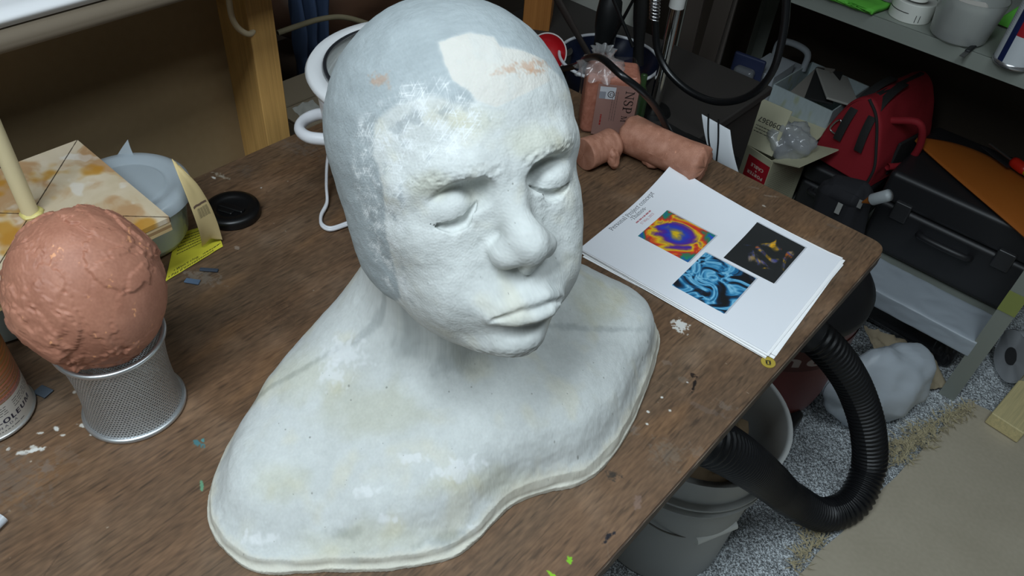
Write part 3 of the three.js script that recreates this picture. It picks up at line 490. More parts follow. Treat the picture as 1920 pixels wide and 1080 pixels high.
// --- clay ovoid on a steel mesh cup
const CUP = V(-.455, TY, .855), CUPH = .104;
{
  const t = thing('mesh_cup', 'silver steel mesh pencil cup holding up the clay ovoid', 'cup', CUP);
  const prof = []; for (let i = 0; i <= 24; i++) { const y = i / 24; prof.push([.0428 + .0040 * Math.pow(Math.abs(y - .5) * 2, 2) + .0015 * y, .004 + y * (CUPH - .008)]); }
  const NHU = 92, NHV = 34;
  const hole = (u, v, soft) => { const x = u * 8, y = v * 8, row = Math.floor(y * 2), fx = ((x + (row & 1) * .5) % 1 + 1) % 1 - .5, fy = (y * 2) % 1 - .5, d = Math.abs(fx) / .40 + Math.abs(fy) / .36; return sstep(1 - soft, 1 + soft, d); };
  const am = dataTex(512, 512, (u, v) => { const k = hole(u, v, .12); return [k, k, k]; }, false, true); am.repeat.set(NHU / 8, NHV / 16);
  const bm = dataTex(512, 512, (u, v) => { const k = hole(u, v, .6); return [k, k, k]; }, false, true); bm.repeat.copy(am.repeat);
  const steel = std(lin(.62, .64, .65), .34, { metalness: .85 });
  mesh('mesh_wall', lathe(prof, 72), std(lin(.66, .68, .69), .38, { metalness: .8, alphaMap: am, alphaTest: .5, bumpMap: bm, bumpScale: .0006, side: THREE.DoubleSide }), t);
  mesh('rim', new THREE.TorusGeometry(.0485, .0028, 10, 72).rotateX(Math.PI / 2).translate(0, CUPH - .003, 0), steel, t);
  mesh('foot_ring', new THREE.TorusGeometry(.0472, .003, 10, 72).rotateX(Math.PI / 2).translate(0, .003, 0), steel, t);
  mesh('bottom', new THREE.CylinderGeometry(.046, .046, .001, 48).translate(0, .002, 0), steel, t);
}
{
  const RX2 = .0650, RY2 = .0795, g = new THREE.SphereGeometry(1, 260, 190), p = g.attributes.position;
  const pats = []; // pats of clay smeared on one over another
  for (let i = 0; i < 34; i++) { const y = rr(-.95, .98), a = rr(0, 6.283), q = Math.sqrt(1 - y * y), e = rr(0, 6.283); pats.push({ x: q * Math.cos(a), y, z: q * Math.sin(a), r: rr(.28, .75), h: rr(.013, .030), e, k: rr(3, 7) }); }
  const T = dataTex(1024, 512, (u, v) => { const a = u * 2 * Math.PI, ph = (1 - v) * Math.PI, x = Math.sin(ph) * Math.cos(a), y = Math.cos(ph), z = Math.sin(ph) * Math.sin(a); const f = fbm(x * 3, y * 3, z * 3, 4), e = sstep(.38, .52, n3(x * 5 + f * 2, y * 5, z * 5)) * sstep(.15, .45, n3(x * 22, y * 22, z * 22)); const k = .10 * f + .03 * n3(x * 30, y * 30, z * 30); return [.69 + k + .2 * e, .47 + k * .9 + .16 * e, .38 + k * .8 + .08 * e]; });
  for (let i = 0; i < p.count; i++) {
    let x = p.getX(i), y = p.getY(i), z = p.getZ(i);
    const w = n3(x * 4, y * 4, z * 4), w2 = n3(x * 9 + 9, y * 9, z * 9), w3 = n3(x * 20, y * 20, z * 20 + 5); let d = .965;
    for (const q of pats) {
      const dot = x * q.x + y * q.y + z * q.z; if (dot < .75) continue;
      const ang = Math.acos(Math.min(1, dot)) / q.r * 1 + .22 * w + .13 * w2 + .09 * w3; if (ang > 1.05) continue;
      const tilt = .35 + .65 * (.5 + .5 * Math.cos(q.e + q.k * (x * q.z - z * q.x + y)));             // thick on one side, feathered on the other
      d = mix(d, d + q.h * tilt, sstep(1.02, .95, ang)) - q.h * .22 * sstep(.9, .2, ang);
    }
    d += .010 * n3(x * 1.7, y * 1.7, z * 1.7) + .006 * sstep(.25, .55, n3(x * 8, y * 8, z * 8)) * n3(x * 24, y * 24, z * 24) + .0022 * n3(x * 36, y * 36, z * 36);
    const wd = 1 - .10 * Math.max(0, -y) * Math.max(0, -y);
    p.setXYZ(i, x * d * RX2 * wd, y * d * RY2, z * d * RX2 * wd);
  }
  g.computeVertexNormals();
  const o = mesh('clay_ovoid', g, std(0xffffff, .6, { map: T })); o.position.set(CUP.x, TY + CUPH + .058, CUP.z); o.rotation.y = 2.2;
  tag(o, 'rough reddish brown egg shaped head form of smeared clay on a cup', 'clay form');
}
// --- paint can at the left edge
{
  const R = .0415, c = onT(-21, 776), t = thing('paint_can', 'small orange and white paint tin with printed label beside the mesh cup', 'paint can', [c.x, TY, c.z], .72);
  const lt = canvasTex(1024, 512, (x, w, h) => { x.fillStyle = '#d8d4cc'; x.fillRect(0, 0, w, h); for (let i = 0; i < 160; i++) { const y = i * 2; x.fillStyle = `rgb(${190 + 20 * Math.sin(i * .4)},${128 + 14 * Math.sin(i * .9)},${58 + i * .4})`; x.fillRect(0, y, w, 2); } x.fillStyle = '#b07430'; for (let i = 0; i < 12; i++) x.fillRect(0, 40 + i * 22, w, 6); x.fillStyle = '#8a6a40'; x.font = '14px sans-serif'; for (let k = 0; k < 7; k++) for (let q = 0; q < 4; q++) finePrint(x, 10 + q * 260, 200 + k * 20, 220, 5); x.fillStyle = '#4a4a4a'; x.font = '12px sans-serif'; for (let k = 0; k < 4; k++) for (let q = 0; q < 5; q++) finePrint(x, 6 + q * 210, 348 + k * 14, 180, 4); x.fillStyle = '#23233a'; x.font = 'bold 44px sans-serif'; for (let q = 0; q < 3; q++) { x.fillText('RUST-OLEUM', 30 + q * 341, 444); } x.font = '22px sans-serif'; for (let q = 0; q < 3; q++) x.fillText('C A N A D A', 90 + q * 341, 468); x.fillStyle = '#c02028'; for (let q = 0; q < 3; q++) { x.beginPath(); x.arc(18 + q * 341, 430, 9, 0, 7); x.fill(); } x.fillStyle = '#555'; x.font = '12px sans-serif'; for (let q = 0; q < 3; q++) finePrint(x, 70 + q * 341, 490, 160, 5); });
  mesh('body', new THREE.CylinderGeometry(R, R, .100, 64, 1, true).translate(0, .055, 0), std(0xffffff, .38, { map: lt }), t);
  const tin = std(lin(.55, .55, .53), .35, { metalness: .8 });
  mesh('bottom_rim', new THREE.TorusGeometry(R, .0022, 8, 64).rotateX(Math.PI / 2).translate(0, .0035, 0), tin, t);
  mesh('top_rim', new THREE.TorusGeometry(R, .0024, 8, 64).rotateX(Math.PI / 2).translate(0, .106, 0), tin, t);
  mesh('lid', lathe([[.0005, .103], [.030, .103], [.033, .106], [.037, .106], [R, .104]], 48), tin, t);
}
{ // translucent cap and small chips by the left edge
  const c = onT(2, 969, .006), g = lathe([[.0005, .012], [.006, .012], [.0072, .010], [.0075, 0]], 32).rotateX(Math.PI / 2).scale(1, .8, 2.2); const o = mesh('plastic_tip', g, phys(lin(.75, .79, .84), .25, { transmission: .35, thickness: 0, side: THREE.DoubleSide })); o.position.set(c.x, TY + .0062, c.z); o.rotation.y = .35; tag(o, 'small cloudy white plastic cap lying on the bare table', 'cap');
}
// --- black disc
{
  const c = onT(437, 402), t = thing('black_disc', 'round black plastic disc with a raised centre lying on the table', 'lid', [c.x, TY, c.z]);
  const m = std(0x0e0e0f, .38);
  mesh('disc', lathe([[.0005, .009], [.019, .009], [.021, .013], [.029, .0145], [.0345, .013], [.036, .009], [.036, .002], [.0345, .0005], [.0005, .0005]], 64), m, t);
  mesh('cross_bar', merge([box(.036, .005, .009, 0, .0105, 0, .002), box(.022, .004, .012, -.004, .010, .006, .002)]), m, t).rotation.y = .4;
}
// --- plastic tub with lid, paper bag under it
const TUB = V(-.684, TY + .002, .716), TS = .85;
{
  const t = thing('plastic_tub', 'clear round plastic food tub with a frosted lid beside the board', 'food tub', TUB); t.scale.set(TS, .87, TS);
  const cl = phys(lin(.80, .84, .80), .22, { transmission: .72, thickness: 0, side: THREE.DoubleSide }), ld = phys(lin(.72, .78, .82), .3, { transmission: .6, thickness: 0, side: THREE.DoubleSide });
  mesh('bowl', lathe([[.0005, .002], [.052, .002], [.060, .006], [.065, .016], [.0745, .088], [.0755, .089], [.0665, .017], [.060, .0085], [.0005, .004]], 72), cl, t);
  mesh('lid', lathe([[.0005, .096], [.048, .096], [.051, .0935], [.056, .0925], [.066, .098], [.076, .0985], [.0835, .093], [.086, .081], [.0848, .081], [.0815, .091], [.0755, .0962], [.066, .0955], [.056, .0902], [.050, .0912], [.0005, .0935]], 72), ld, t);
  // the opening tab, bent up
  const s = new THREE.Shape(); s.moveTo(-.018, 0); s.quadraticCurveTo(-.010, .016, .004, .034); s.quadraticCurveTo(.008, .014, .020, 0); s.lineTo(-.018, 0);
  const tg = new THREE.ExtrudeGeometry(s, { depth: .0012, bevelEnabled: false }); mesh('pull_tab', tg.rotateX(-.5).rotateY(.7).translate(-.062, .086, -.032), ld, t);
}
{ // what the tub holds: pale powder
  const o = mesh('plaster_powder', lathe([[.0005, .005], [.0585, .0075], [.062, .012], [.0635, .020], [.040, .026], [.0005, .030]], 48), std(lin(.55, .53, .38), .95)); o.position.copy(TUB); o.scale.set(TS, .87, TS); tag(o, 'pale yellowish powder in the bottom of the clear tub', 'powder', null, 'stuff');
}
function sheetGeo(nu, nv, f, th) { // a bent sheet with thickness, f(u, v) -> Vector3
  const pos = [], uv = [], idx = [], P = [];
  for (let j = 0; j <= nv; j++) for (let i = 0; i <= nu; i++) P.push(f(i / nu, j / nv));
  const nrm = (i, j) => { const a = P[j * (nu + 1) + Math.min(nu, i + 1)], b = P[j * (nu + 1) + Math.max(0, i - 1)], c = P[Math.min(nv, j + 1) * (nu + 1) + i], d = P[Math.max(0, j - 1) * (nu + 1) + i]; return a.clone().sub(b).cross(c.clone().sub(d)).normalize(); };
  const st = (nu + 1) * (nv + 1), id = (s, i, j) => s * st + j * (nu + 1) + i;
  for (let s = 0; s < 2; s++) for (let j = 0; j <= nv; j++) for (let i = 0; i <= nu; i++) { const q = P[j * (nu + 1) + i].clone().addScaledVector(nrm(i, j), (s ? -.5 : .5) * th); pos.push(q.x, q.y, q.z); uv.push(i / nu, j / nv); }
  for (let j = 0; j < nv; j++) for (let i = 0; i < nu; i++) { idx.push(id(0, i, j), id(0, i + 1, j), id(0, i, j + 1), id(0, i + 1, j), id(0, i + 1, j + 1), id(0, i, j + 1)); idx.push(id(1, i, j), id(1, i, j + 1), id(1, i + 1, j), id(1, i + 1, j), id(1, i, j + 1), id(1, i + 1, j + 1)); }
  for (let i = 0; i < nu; i++) { idx.push(id(0, i, 0), id(1, i, 0), id(0, i + 1, 0), id(0, i + 1, 0), id(1, i, 0), id(1, i + 1, 0)); idx.push(id(0, i, nv), id(0, i + 1, nv), id(1, i, nv), id(0, i + 1, nv), id(1, i + 1, nv), id(1, i, nv)); }
  for (let j = 0; j < nv; j++) { idx.push(id(0, 0, j), id(0, 0, j + 1), id(1, 0, j), id(0, 0, j + 1), id(1, 0, j + 1), id(1, 0, j)); idx.push(id(0, nu, j), id(1, nu, j), id(0, nu, j + 1), id(0, nu, j + 1), id(1, nu, j), id(1, nu, j + 1)); }
  const g = new THREE.BufferGeometry(); g.setAttribute('position', new THREE.Float32BufferAttribute(pos, 3)); g.setAttribute('uv', new THREE.Float32BufferAttribute(uv, 2)); g.setIndex(idx); g.computeVertexNormals(); return g;
}
const bez = (pts, t) => { let q = pts.map(p => p.clone()); while (q.length > 1) q = q.slice(0, -1).map((p, i) => p.lerp(q[i + 1], t)); return q[0]; };
{ // folded sandpaper wrapper: yellow printed side lies flat, the kraft side curls up and over
  const t = thing('paper_wrapper', 'torn paper wrapper, yellow printed side flat and buff side with barcode curled up', 'wrapper', [0, 0, 0]);
  const A = onT(310, 528, .0012), B = onT(418, 462, .0012), Cc = onT(402, 418, .0012), D = onT(330, 440, .0012);
  const ytex = canvasTex(512, 512, (c, w, h) => { c.fillStyle = '#d9cf3c'; c.fillRect(0, 0, w, h); c.fillStyle = '#6b5a52'; c.fillRect(380, 0, 34, h * .42); c.fillStyle = '#3a3418'; c.font = 'bold 40px sans-serif'; c.fillText("• Won't clog,", 60, 455); finePrint(c, 330, 452, 170, 14); c.fillText("• Pas d'encrassement", 20, 498); for (let i = 0; i < 6; i++) finePrint(c, 60, 60 + i * 40, 300, 12); });
  ytex.flipY = true;
  mesh('printed_sheet', sheetGeo(16, 12, (u, v) => { const p = A.clone().lerp(B, u), q = D.clone().lerp(Cc, u); const r = p.lerp(q, v); r.y += .0008 * Math.abs(n3(u * 4, v * 4, 1)) + .010 * Math.pow(Math.max(0, u - .8) / .2, 2) * v; return r; }, .0004), std(0xffffff, .6, { map: ytex }), t);
  const E = [onT(378, 462, .004), onT(380, 452, .020), onT(372, 420, .060), onT(348, 365, .095), onT(322, 298, .122)];
  const F = [onT(417, 450, .006), onT(414, 440, .014), onT(404, 392, .050), onT(378, 345, .085), onT(336, 310, .118)];
  const ktex = canvasTex(256, 512, (c, w, h) => { c.fillStyle = '#d9c28c'; c.fillRect(0, 0, w, h); c.fillStyle = '#6d5647'; c.fillRect(30, 296, 200, 12); c.fillStyle = '#2c2620'; for (let i = 0; i < 22; i++) c.fillRect(60 + i * 7.4, 232, 1.5 + 3 * ((i * 37) % 5 > 2), 52); });
  ktex.flipY = false;
  mesh('buff_flap', sheetGeo(10, 24, (u, v) => { const p = bez(E, v), q = bez(F, v); const r = p.lerp(q, u); r.y += .006 * Math.sin(u * 3.1) * (1 - v) + .003 * n3(u * 3, v * 5, 4); return r; }, .0005), std(0xffffff, .75, { map: ktex, side: THREE.DoubleSide }), t);
}
{ // scraps of blue tape and a dark chip by the wrapper
  const bt = std(0x5a6e86, .6);
  const p = (px, py, w, d, rot, nm, lab, m) => { const c = onT(px, py); const o = mesh(nm, lump(new RoundedBoxGeometry(w, .002, d, 3, .0009), .0012, 120, px), m); o.position.set(c.x, TY + .0016, c.z); o.rotation.y = rot; tag(o, lab, 'scrap'); };
  p(361, 529, .018, .008, .6, 'tape_scrap', 'scrap of blue grey tape by the yellow wrapper edge', bt); p(392, 508, .022, .005, .7, 'tape_scrap', 'thin strip of dark blue tape along the yellow wrapper', std(0x39424f, .6)); p(82, 736, .016, .012, .3, 'plastic_chip', 'dark blue grey chip behind the paint tin', std(0x47505a, .5));
}
// --- square board with a dowel: an armature stand lying across two tubs
const BRD = { y: TY + .0895, s: .205 };
{
  const c0 = onY(145, 262, BRD.y + .018), cx = c0.x + BRD.s / 2, cz = c0.z + BRD.s / 2;
  const t = thing('armature_board', 'square board with brown marbled face and pencil diagonals carrying a wooden dowel', 'board', [cx, BRD.y, cz]);
  const bt = dataTex(768, 768, (u, v) => {
    const w = fbm(u * 2.2, v * 2.2, 4, 3), f = fbm(u * 5 + w * 2, v * 5, 8, 5), h = fbm(u * 3 + 4, v * 3 + w * 1.5, 14, 4);
    let r = .82 + .08 * f, g = .75 + .09 * f, b = .64 + .12 * f;
    const st = sstep(-.16, .2, h + .5 * f); r = mix(r, .70, st * .8); g = mix(g, .53, st * .8); b = mix(b, .36, st * .8);
    const oc = sstep(.10, .30, fbm(u * 4, v * 4 + 2, 22, 3) + .25 * w); r = mix(r, .72, oc * .8); g = mix(g, .50, oc * .8); b = mix(b, .16, oc * .8);
    const wt = sstep(.18, .34, fbm(u * 6, v * 6, 31, 3)); r = mix(r, .9, wt * .5); g = mix(g, .89, wt * .5); b = mix(b, .88, wt * .5);
    const ln = Math.min(Math.abs(u - v), Math.abs(u + v - 1)) < .0045 + .002 * n3(u * 30, v * 30, 1); if (ln) { r *= .42; g *= .40; b *= .38; }
    return [r, g, b];
  });
  const pl = box(BRD.s, .006, BRD.s, 0, .015, 0); planarXZ(pl, 1); { const P = pl.attributes.position, U = pl.attributes.uv; for (let i = 0; i < P.count; i++) U.setXY(i, (P.getX(i) + BRD.s / 2) / BRD.s, (P.getZ(i) + BRD.s / 2) / BRD.s); }
  mesh('face', pl, std(0xffffff, .45, { map: bt }), t);
  const ply = [0xc9ac7c, 0x9a7a52, 0xcdb287]; ply.forEach((c, i) => mesh('ply', box(BRD.s - .001, .0039, BRD.s - .001, 0, .002 + i * .004, 0), std(c, .7), t));
  const dw = mesh('dowel', new THREE.CylinderGeometry(.0085, .0085, .16, 24).translate(0, .098, 0), std(lin(.72, .62, .38), .6), t);
  mesh('glue', lump(new THREE.SphereGeometry(1, 24, 16).scale(.012, .004, .012).translate(0, .019, 0), .004, 90, 5), std(lin(.68, .58, .2), .4), dw);
  // second tub carrying the board's near side
  const tb = thing('storage_tub', 'low clear plastic tub with a dark base carrying the board beside the paint tin', 'food tub', [cx - .012, TY, cz + .06]); tb.scale.y = .89;
  const cl = phys(lin(.62, .66, .62), .25, { transmission: .6, thickness: 0, side: THREE.DoubleSide });
  mesh('bowl', lathe([[.0005, .003], [.062, .003], [.068, .008], [.076, .094], [.0745, .094], [.0665, .0095], [.061, .005], [.0005, .005]], 64), cl, tb);
  mesh('lid', lathe([[.0005, .0965], [.070, .0965], [.079, .099], [.0815, .096], [.0815, .088], [.0800, .088], [.0795, .0945], [.0005, .0945]], 64), cl, tb);
}
// --- slow cooker behind the head
{
  const c = V(-.485, TY, .435), t = thing('slow_cooker', 'white slow cooker with glass lid behind the plaster head', 'slow cooker', c), KY = 1.14; t.scale.y = KY;
  const wh = std(0xe9eaee, .3), dk = std(0x24262a, .3);
  mesh('housing', lathe([[.0005, .012], [.085, .012], [.092, .02], [.106, .10], [.113, .172], [.112, .178], [.106, .178]], 72), wh, t);
  mesh('crock', lathe([[.104, .165], [.106, .184], [.121, .188], [.124, .194], [.120, .199], [.106, .199], [.101, .190], [.098, .10], [.0005, .04]], 72), std(0xdedfe0, .35), t);
  mesh('seal_ring', new THREE.TorusGeometry(.1015, .0025, 8, 72).rotateX(Math.PI / 2).translate(0, .199, 0), dk, t);
  mesh('glass_lid', lathe([[.101, .1995], [.085, .208], [.05, .217], [.0005, .221]], 64), phys(lin(.8, .82, .8), .06, { transmission: .9, thickness: 0, side: THREE.DoubleSide }), t);
  mesh('lid_knob', lathe([[.0005, .246], [.014, .244], [.016, .236], [.010, .230], [.008, .221], [.0005, .221]], 32), dk, t);
  const dirL = V(-.76, 0, .65).normalize();
  const side = V(dirL.z, 0, -dirL.x), hp = (f, s2, y) => dirL.clone().multiplyScalar(f).addScaledVector(side, s2).setY(y);
  mesh('handle', tube([hp(.100, -.030, .118), hp(.126, -.026, .117), hp(.140, -.010, .116), hp(.140, .010, .116), hp(.126, .026, .117), hp(.100, .030, .118)], .0068, 48, 12), wh, t);
  mesh('handle', tube([hp(-.100, -.030, .118), hp(-.126, -.026, .117), hp(-.140, -.010, .116), hp(-.140, .010, .116), hp(-.126, .026, .117), hp(-.100, .030, .118)], .0068, 48, 12), wh, t);
  for (let i = 0; i < 3; i++) mesh('foot', new THREE.CylinderGeometry(.008, .009, .012, 16).translate(.07 * Math.cos(i * 2.09), .006, .07 * Math.sin(i * 2.09)), dk, t);
  const w = (px, py, h) => { const q = onT(px, py, h).sub(c); q.y /= KY; return q; };
  const cord = [w(622, 262, .060), w(614, 300, .035), w(612, 345, .016), w(613, 380, .006), w(602, 405, .0045), w(604, 422, .0045), w(618, 429, .0045), w(650, 420, .0045), w(700, 400, .0045)];
  const flat = (o) => tube(cord.map(p => p.clone().add(o)), .0022, 90, 8);
  mesh('cord', merge([flat(V(.0016, 0, .0012)), flat(V(-.0016, 0, -.0012))]), wh, t);
}
{ // brown clay warming at the cooker rim
  const o = mesh('clay_slab', lump(new RoundedBoxGeometry(.055, .012, .03, 5, .005), .006, 70, 3), clayMat); o.position.set(-.560, TY + .2335, .385); o.rotation.y = .9; tag(o, 'brown clay slab resting on the slow cooker rim', 'clay');
}
{ // yellow token near the papers
  const c = onT(1440, 680), o = thing('yellow_token', 'small round yellow token with a dark print near the paper corner', 'token', [c.x, TY, c.z], .6);
  mesh('disc', new THREE.CylinderGeometry(.0085, .0085, .0008, 40).translate(0, .0006, 0), std(0xb09a3c, .5), o);
  mesh('print', merge([box(.006, .0002, .0012, 0, .0011, -.002), box(.002, .0002, .004, -.002, .0011, .001), box(.002, .0002, .004, .002, .0011, .001), box(.005, .0002, .001, 0, .0011, .004)]), std(0x2a2618, .6), o);
}
// ------------------------------------------------------------------ behind the table, left: a second bench
const woodTex = (r, g, b, s, sx = 40, sy = 3) => dataTex(256, 512, (u, v) => { const k = .10 * fbm(u * sx * .2 + .5 * n3(u * 3, v * 3, s), v * sy, s, 3) + .05 * n3(u * sx, v * sy * 3, s + 4) + .03 * n3(u * sx * 3, v * 40, s); return [r + k, g + k * .85, b + k * .65]; });
{
  const t = thing('side_bench', 'second bench with a brown panel front and a pine post beyond the table', 'workbench', [0, 0, 0]);
  const brown = std(0xffffff, .8, { map: dataTex(512, 256, (u, v) => { const k = .04 * fbm(u * 12, v * 8, 3, 4) + .015 * n3(u * 160, v * 80, 6); return [.56 + k, .47 + k, .34 + k]; }) });
  const top = new RoundedBoxGeometry(.75, .020, 1.9, 4, .009).translate(-.70 - .375, TY + .276, 1.3);
  mesh('bench_top', top, std(0x6f6353, .8), t);
  mesh('front_panel', box(.008, TY + .262, 1.75, -.888, (TY + .262) / 2, .44 + .875), brown, t);
  const pine = std(0xffffff, .6, { map: woodTex(.80, .62, .36, 5) });
  mesh('post', box(.085, TY + .263, .042, -.85, (TY + .263) / 2, .427, .002), pine, t);
  mesh('post', box(.085, TY + .263, .042, -1.38, (TY + .263) / 2, .427, .002), pine, t);
  mesh('rail', box(.5, .085, .036, -1.11, TY + .2, .43, .002), pine, t);
}
{
  const g = sheetGeo(30, 20, (u, v) => V(-.712 - u * .6 + .006 * n3(v * 5, 2, 3), TY + .2965 + .004 * n3(u * 3, v * 4, 7) - .003 * (1 - u), .42 + v * 1.7), .012);
  tag(mesh('foam_sheet', g, std(0xe9e9ea, .85)), 'thick white foam sheet lying on top of the second bench', 'foam sheet');
}
tag(mesh('beige_cord', tube([onX(428, -30, -.79), onX(430, 5, -.79), onX(436, 35, -.792), onX(448, 54, -.796), onX(468, 64, -.802), onX(482, 40, -.83)], .0042, 50, 8), std(0xc9b898, .6)), 'beige cord looped beside the pine post of the bench', 'cord');
{ // dim things in the gap behind the post
  const g = sheetGeo(24, 30, (u, v) => { const a = onX(538, -40, -1.15), b = onX(604, 175, -1.15); return V(-1.15 + .03 * Math.sin(u * 16) + .015 * n3(u * 6, v * 3, 2), mix(a.y, b.y, v), mix(a.z, b.z - .02, u)); }, .004);
  tag(mesh('denim_cloth', g, std(lin(.045, .075, .15), .9)), 'dark blue denim cloth hanging in the gap behind the pine post', 'cloth');
  const p = onX(655, -8, -1.28), o = mesh('leather_cushion', lump(new THREE.SphereGeometry(1, 40, 28).scale(.09, .12, .22), .02, 9, 3), std(lin(.12, .06, .035), .5)); o.position.set(p.x, p.y + .02, p.z); tag(o, 'brown leather cushion in the gloom behind the slow cooker', 'cushion');
  const st = thing('cushion_stool', 'dark wooden stool carrying the brown leather cushion', 'stool', [p.x, 0, p.z]);
  const dw = std(lin(.07, .045, .03), .7); mesh('seat', box(.24, .03, .40, 0, p.y - .128, 0, .008), dw, st); for (const [x, z] of [[-.09, -.16], [.09, -.16], [-.09, .16], [.09, .16]]) mesh('leg', box(.03, p.y - .14, .03, x, (p.y - .14) / 2, z), dw, st);
  tag(mesh('beige_cord', tube([onX(520, 62, -1.0), onX(560, 48, -1.0), onX(600, 36, -1.0), onX(640, 32, -1.0), onX(690, 45, -1.0), onX(720, 60, -1.0)], .005, 40, 8), std(0x8f8468, .7)), 'beige cord strung across the dark gap behind the slow cooker', 'cord');
  const q = onX(590, 190, -1.05); const bx = thing('cardboard_carton', 'buff cardboard carton on the floor behind the pine post', 'carton', [q.x + .02, 0, q.z + .02]);
  const cb = std(0xb7a68c, .85); mesh('body', box(.16, q.y + .02, .16, 0, (q.y + .02) / 2, 0, .003), cb, bx); mesh('flap', box(.08, .004, .16, .042, q.y + .024, 0), cb, bx); mesh('flap', box(.08, .004, .16, -.042, q.y + .026, 0), cb, bx);
  const pl = onX(566, 238, -.83), pc = mesh('plastic_scrap', sheetGeo(8, 8, (u, v) => V(-.79 - .03 * u, TY - .012 + .012 * u + .006 * n3(u * 3, v * 3, 1), pl.z - .02 + .04 * v), .001), phys(lin(.6, .6, .56), .3, { transmission: .75, thickness: 0 })); tag(pc, 'crumpled clear plastic scrap between the post and the table edge', 'scrap');
}
// ------------------------------------------------------------------ behind the far end of the table: a low cabinet full of tools
const CABY = TY - .10;
{
  const t = thing('low_cabinet', 'low dark cabinet behind the far end of the table', 'cabinet', [0, 0, 0]);
  const m = std(lin(.035, .03, .027), .6);
  mesh('body', box(.56, CABY - .02, .40, -.69, (CABY - .02) / 2, -.27, .004), m, t); mesh('top', box(.58, .02, .42, -.69, CABY - .01, -.27, .004), m, t);
  for (const x of [-.83, -.55]) { const d = mesh('door', box(.26, CABY - .1, .012, x, (CABY - .02) / 2, -.064, .003), m, t); mesh('knob', new THREE.SphereGeometry(.009, 16, 12).translate(x + .12 * Math.sign(-.69 - x), CABY * .6, -.05), std(0x777777, .4, { metalness: .7 }), d); }
}
const blk = std(0x0c0c0d, .45), blkMat = std(0x111112, .8);
{ // red scoop leaning
  const c = onZ(1026, 100, -.13), t = thing('red_dish', 'red plastic dish with a pale rim leaning behind the head', 'dish', [c.x, c.y, c.z]);
  const q = new THREE.Quaternion().setFromUnitVectors(V(0, 1, 0), V(.45, .52, .72).normalize()); t.quaternion.copy(q);
  mesh('bowl', lathe([[.0005, -.016], [.022, -.014], [.034, -.004], [.037, .004], [.0355, .004], [.032, -.002], [.021, -.011], [.0005, -.013]], 48), std(0xb3121c, .35), t);
  mesh('rim', new THREE.TorusGeometry(.037, .0014, 8, 60).rotateX(Math.PI / 2).translate(0, .004, 0), std(0xcfc8c4, .5), t);
  const pr = thing('tin_can', 'dull tin can propping up the red dish', 'tin can', [c.x - .012, CABY, c.z - .05]); const hh = c.y - CABY - .012;
  mesh('body', new THREE.CylinderGeometry(.028, .028, hh, 36).translate(0, hh / 2, 0), std(0x55524c, .5, { metalness: .4 }), pr); mesh('rim', new THREE.TorusGeometry(.028, .0018, 6, 36).rotateX(Math.PI / 2).translate(0, hh - .002, 0), std(0x777570, .4, { metalness: .7 }), pr);
}
{ // enamel pan with tools standing in it
  const c = onZ(1143, 108, -.21), t = thing('enamel_pan', 'dark navy enamel pan with a white rim on the low cabinet', 'pan', [c.x, CABY, c.z]), h = c.y - CABY;
  mesh('pan', lathe([[.0005, .001], [.066, .001], [.076, .006], [.098, h], [.096, h], [.074, .008], [.0005, .004]], 64), std(lin(.008, .012, .03), .25), t);
  mesh('rim', new THREE.TorusGeometry(.098, .0032, 8, 72).rotateX(Math.PI / 2).translate(0, h, 0), std(0xd6d8dc, .35), t);
  const pr = [[.0005, .005], [.019, .005], [.0205, .008], [.0205, .085], [.0235, .105], [.0245, .13], [.022, .155], [.012, .17], [.010, .185], [.0115, .19], [.0115, .21], [.0005, .212]], b = onZ(1131, 92, -.235), tb = thing('black_bottle', 'matt black bottle with rounded shoulders standing in the enamel pan', 'bottle', [b.x, CABY + .001, b.z]);
  mesh('body', lathe(pr.slice(0, 9), 48), std(0x121314, .5), tb); mesh('cap', lathe(pr.slice(8), 32), std(0x1a1c1e, .3), tb);
  const stick = (nm, lab, cat, a, q, r, m, flat = 1) => { const A = onZ(a[0], a[1], a[2]), B = onZ(q[0], q[1], q[2]); if (B.y < CABY + .02) B.y = CABY + .02; const L = A.distanceTo(B), g = new THREE.CylinderGeometry(r, r * .9, L, 16, 6); g.scale(1, 1, flat); const p = g.attributes.position; for (let i = 0; i < p.count; i++) { const k = 1 + .12 * Math.sin(p.getY(i) * 50); p.setX(i, p.getX(i) * k); } g.computeVertexNormals(); const o = mesh(nm, g, m); o.position.copy(A).lerp(B, .5); o.quaternion.setFromUnitVectors(V(0, 1, 0), A.clone().sub(B).normalize()); tag(o, lab, cat); };
  stick('hammer_handle', 'dark brown leather handle slanting out of the enamel pan', 'handle', [1040, -10, -.15], [1108, 110, -.20], .0085, std(lin(.03, .022, .018), .6), .6);
  stick('steel_rod', 'thin black rod slanting right out of the enamel pan', 'rod', [1146, -12, -.17], [1187, 88, -.19], .0035, blk); stick('steel_rod', 'thin black rod slanting left across the other rod in the pan', 'rod', [1190, -5, -.185], [1120, 125, -.215], .003, blk);
  stick('file_handle', 'thick black tool handle upright at the right of the enamel pan', 'handle', [1202, -10, -.20], [1196, 120, -.21], .013, std(0x0d0c0b, .6), .7);
}
{ // chrome pole
  const c = V(-.512, 0, -.205), t = thing('chrome_pole', 'upright chrome tube rising from the low cabinet', 'pole', [c.x, CABY, c.z]);
  const ch = std(lin(.6, .58, .54), .16, { metalness: 1 });
  mesh('tube', new THREE.CylinderGeometry(.0105, .0105, .42, 24).translate(0, .215, 0), ch, t); mesh('collar', new THREE.CylinderGeometry(.0135, .0135, .03, 24).translate(0, .222, 0), std(0xc9c9c5, .5), t); mesh('foot', new THREE.CylinderGeometry(.03, .034, .008, 32).translate(0, .004, 0), blk, t);
}
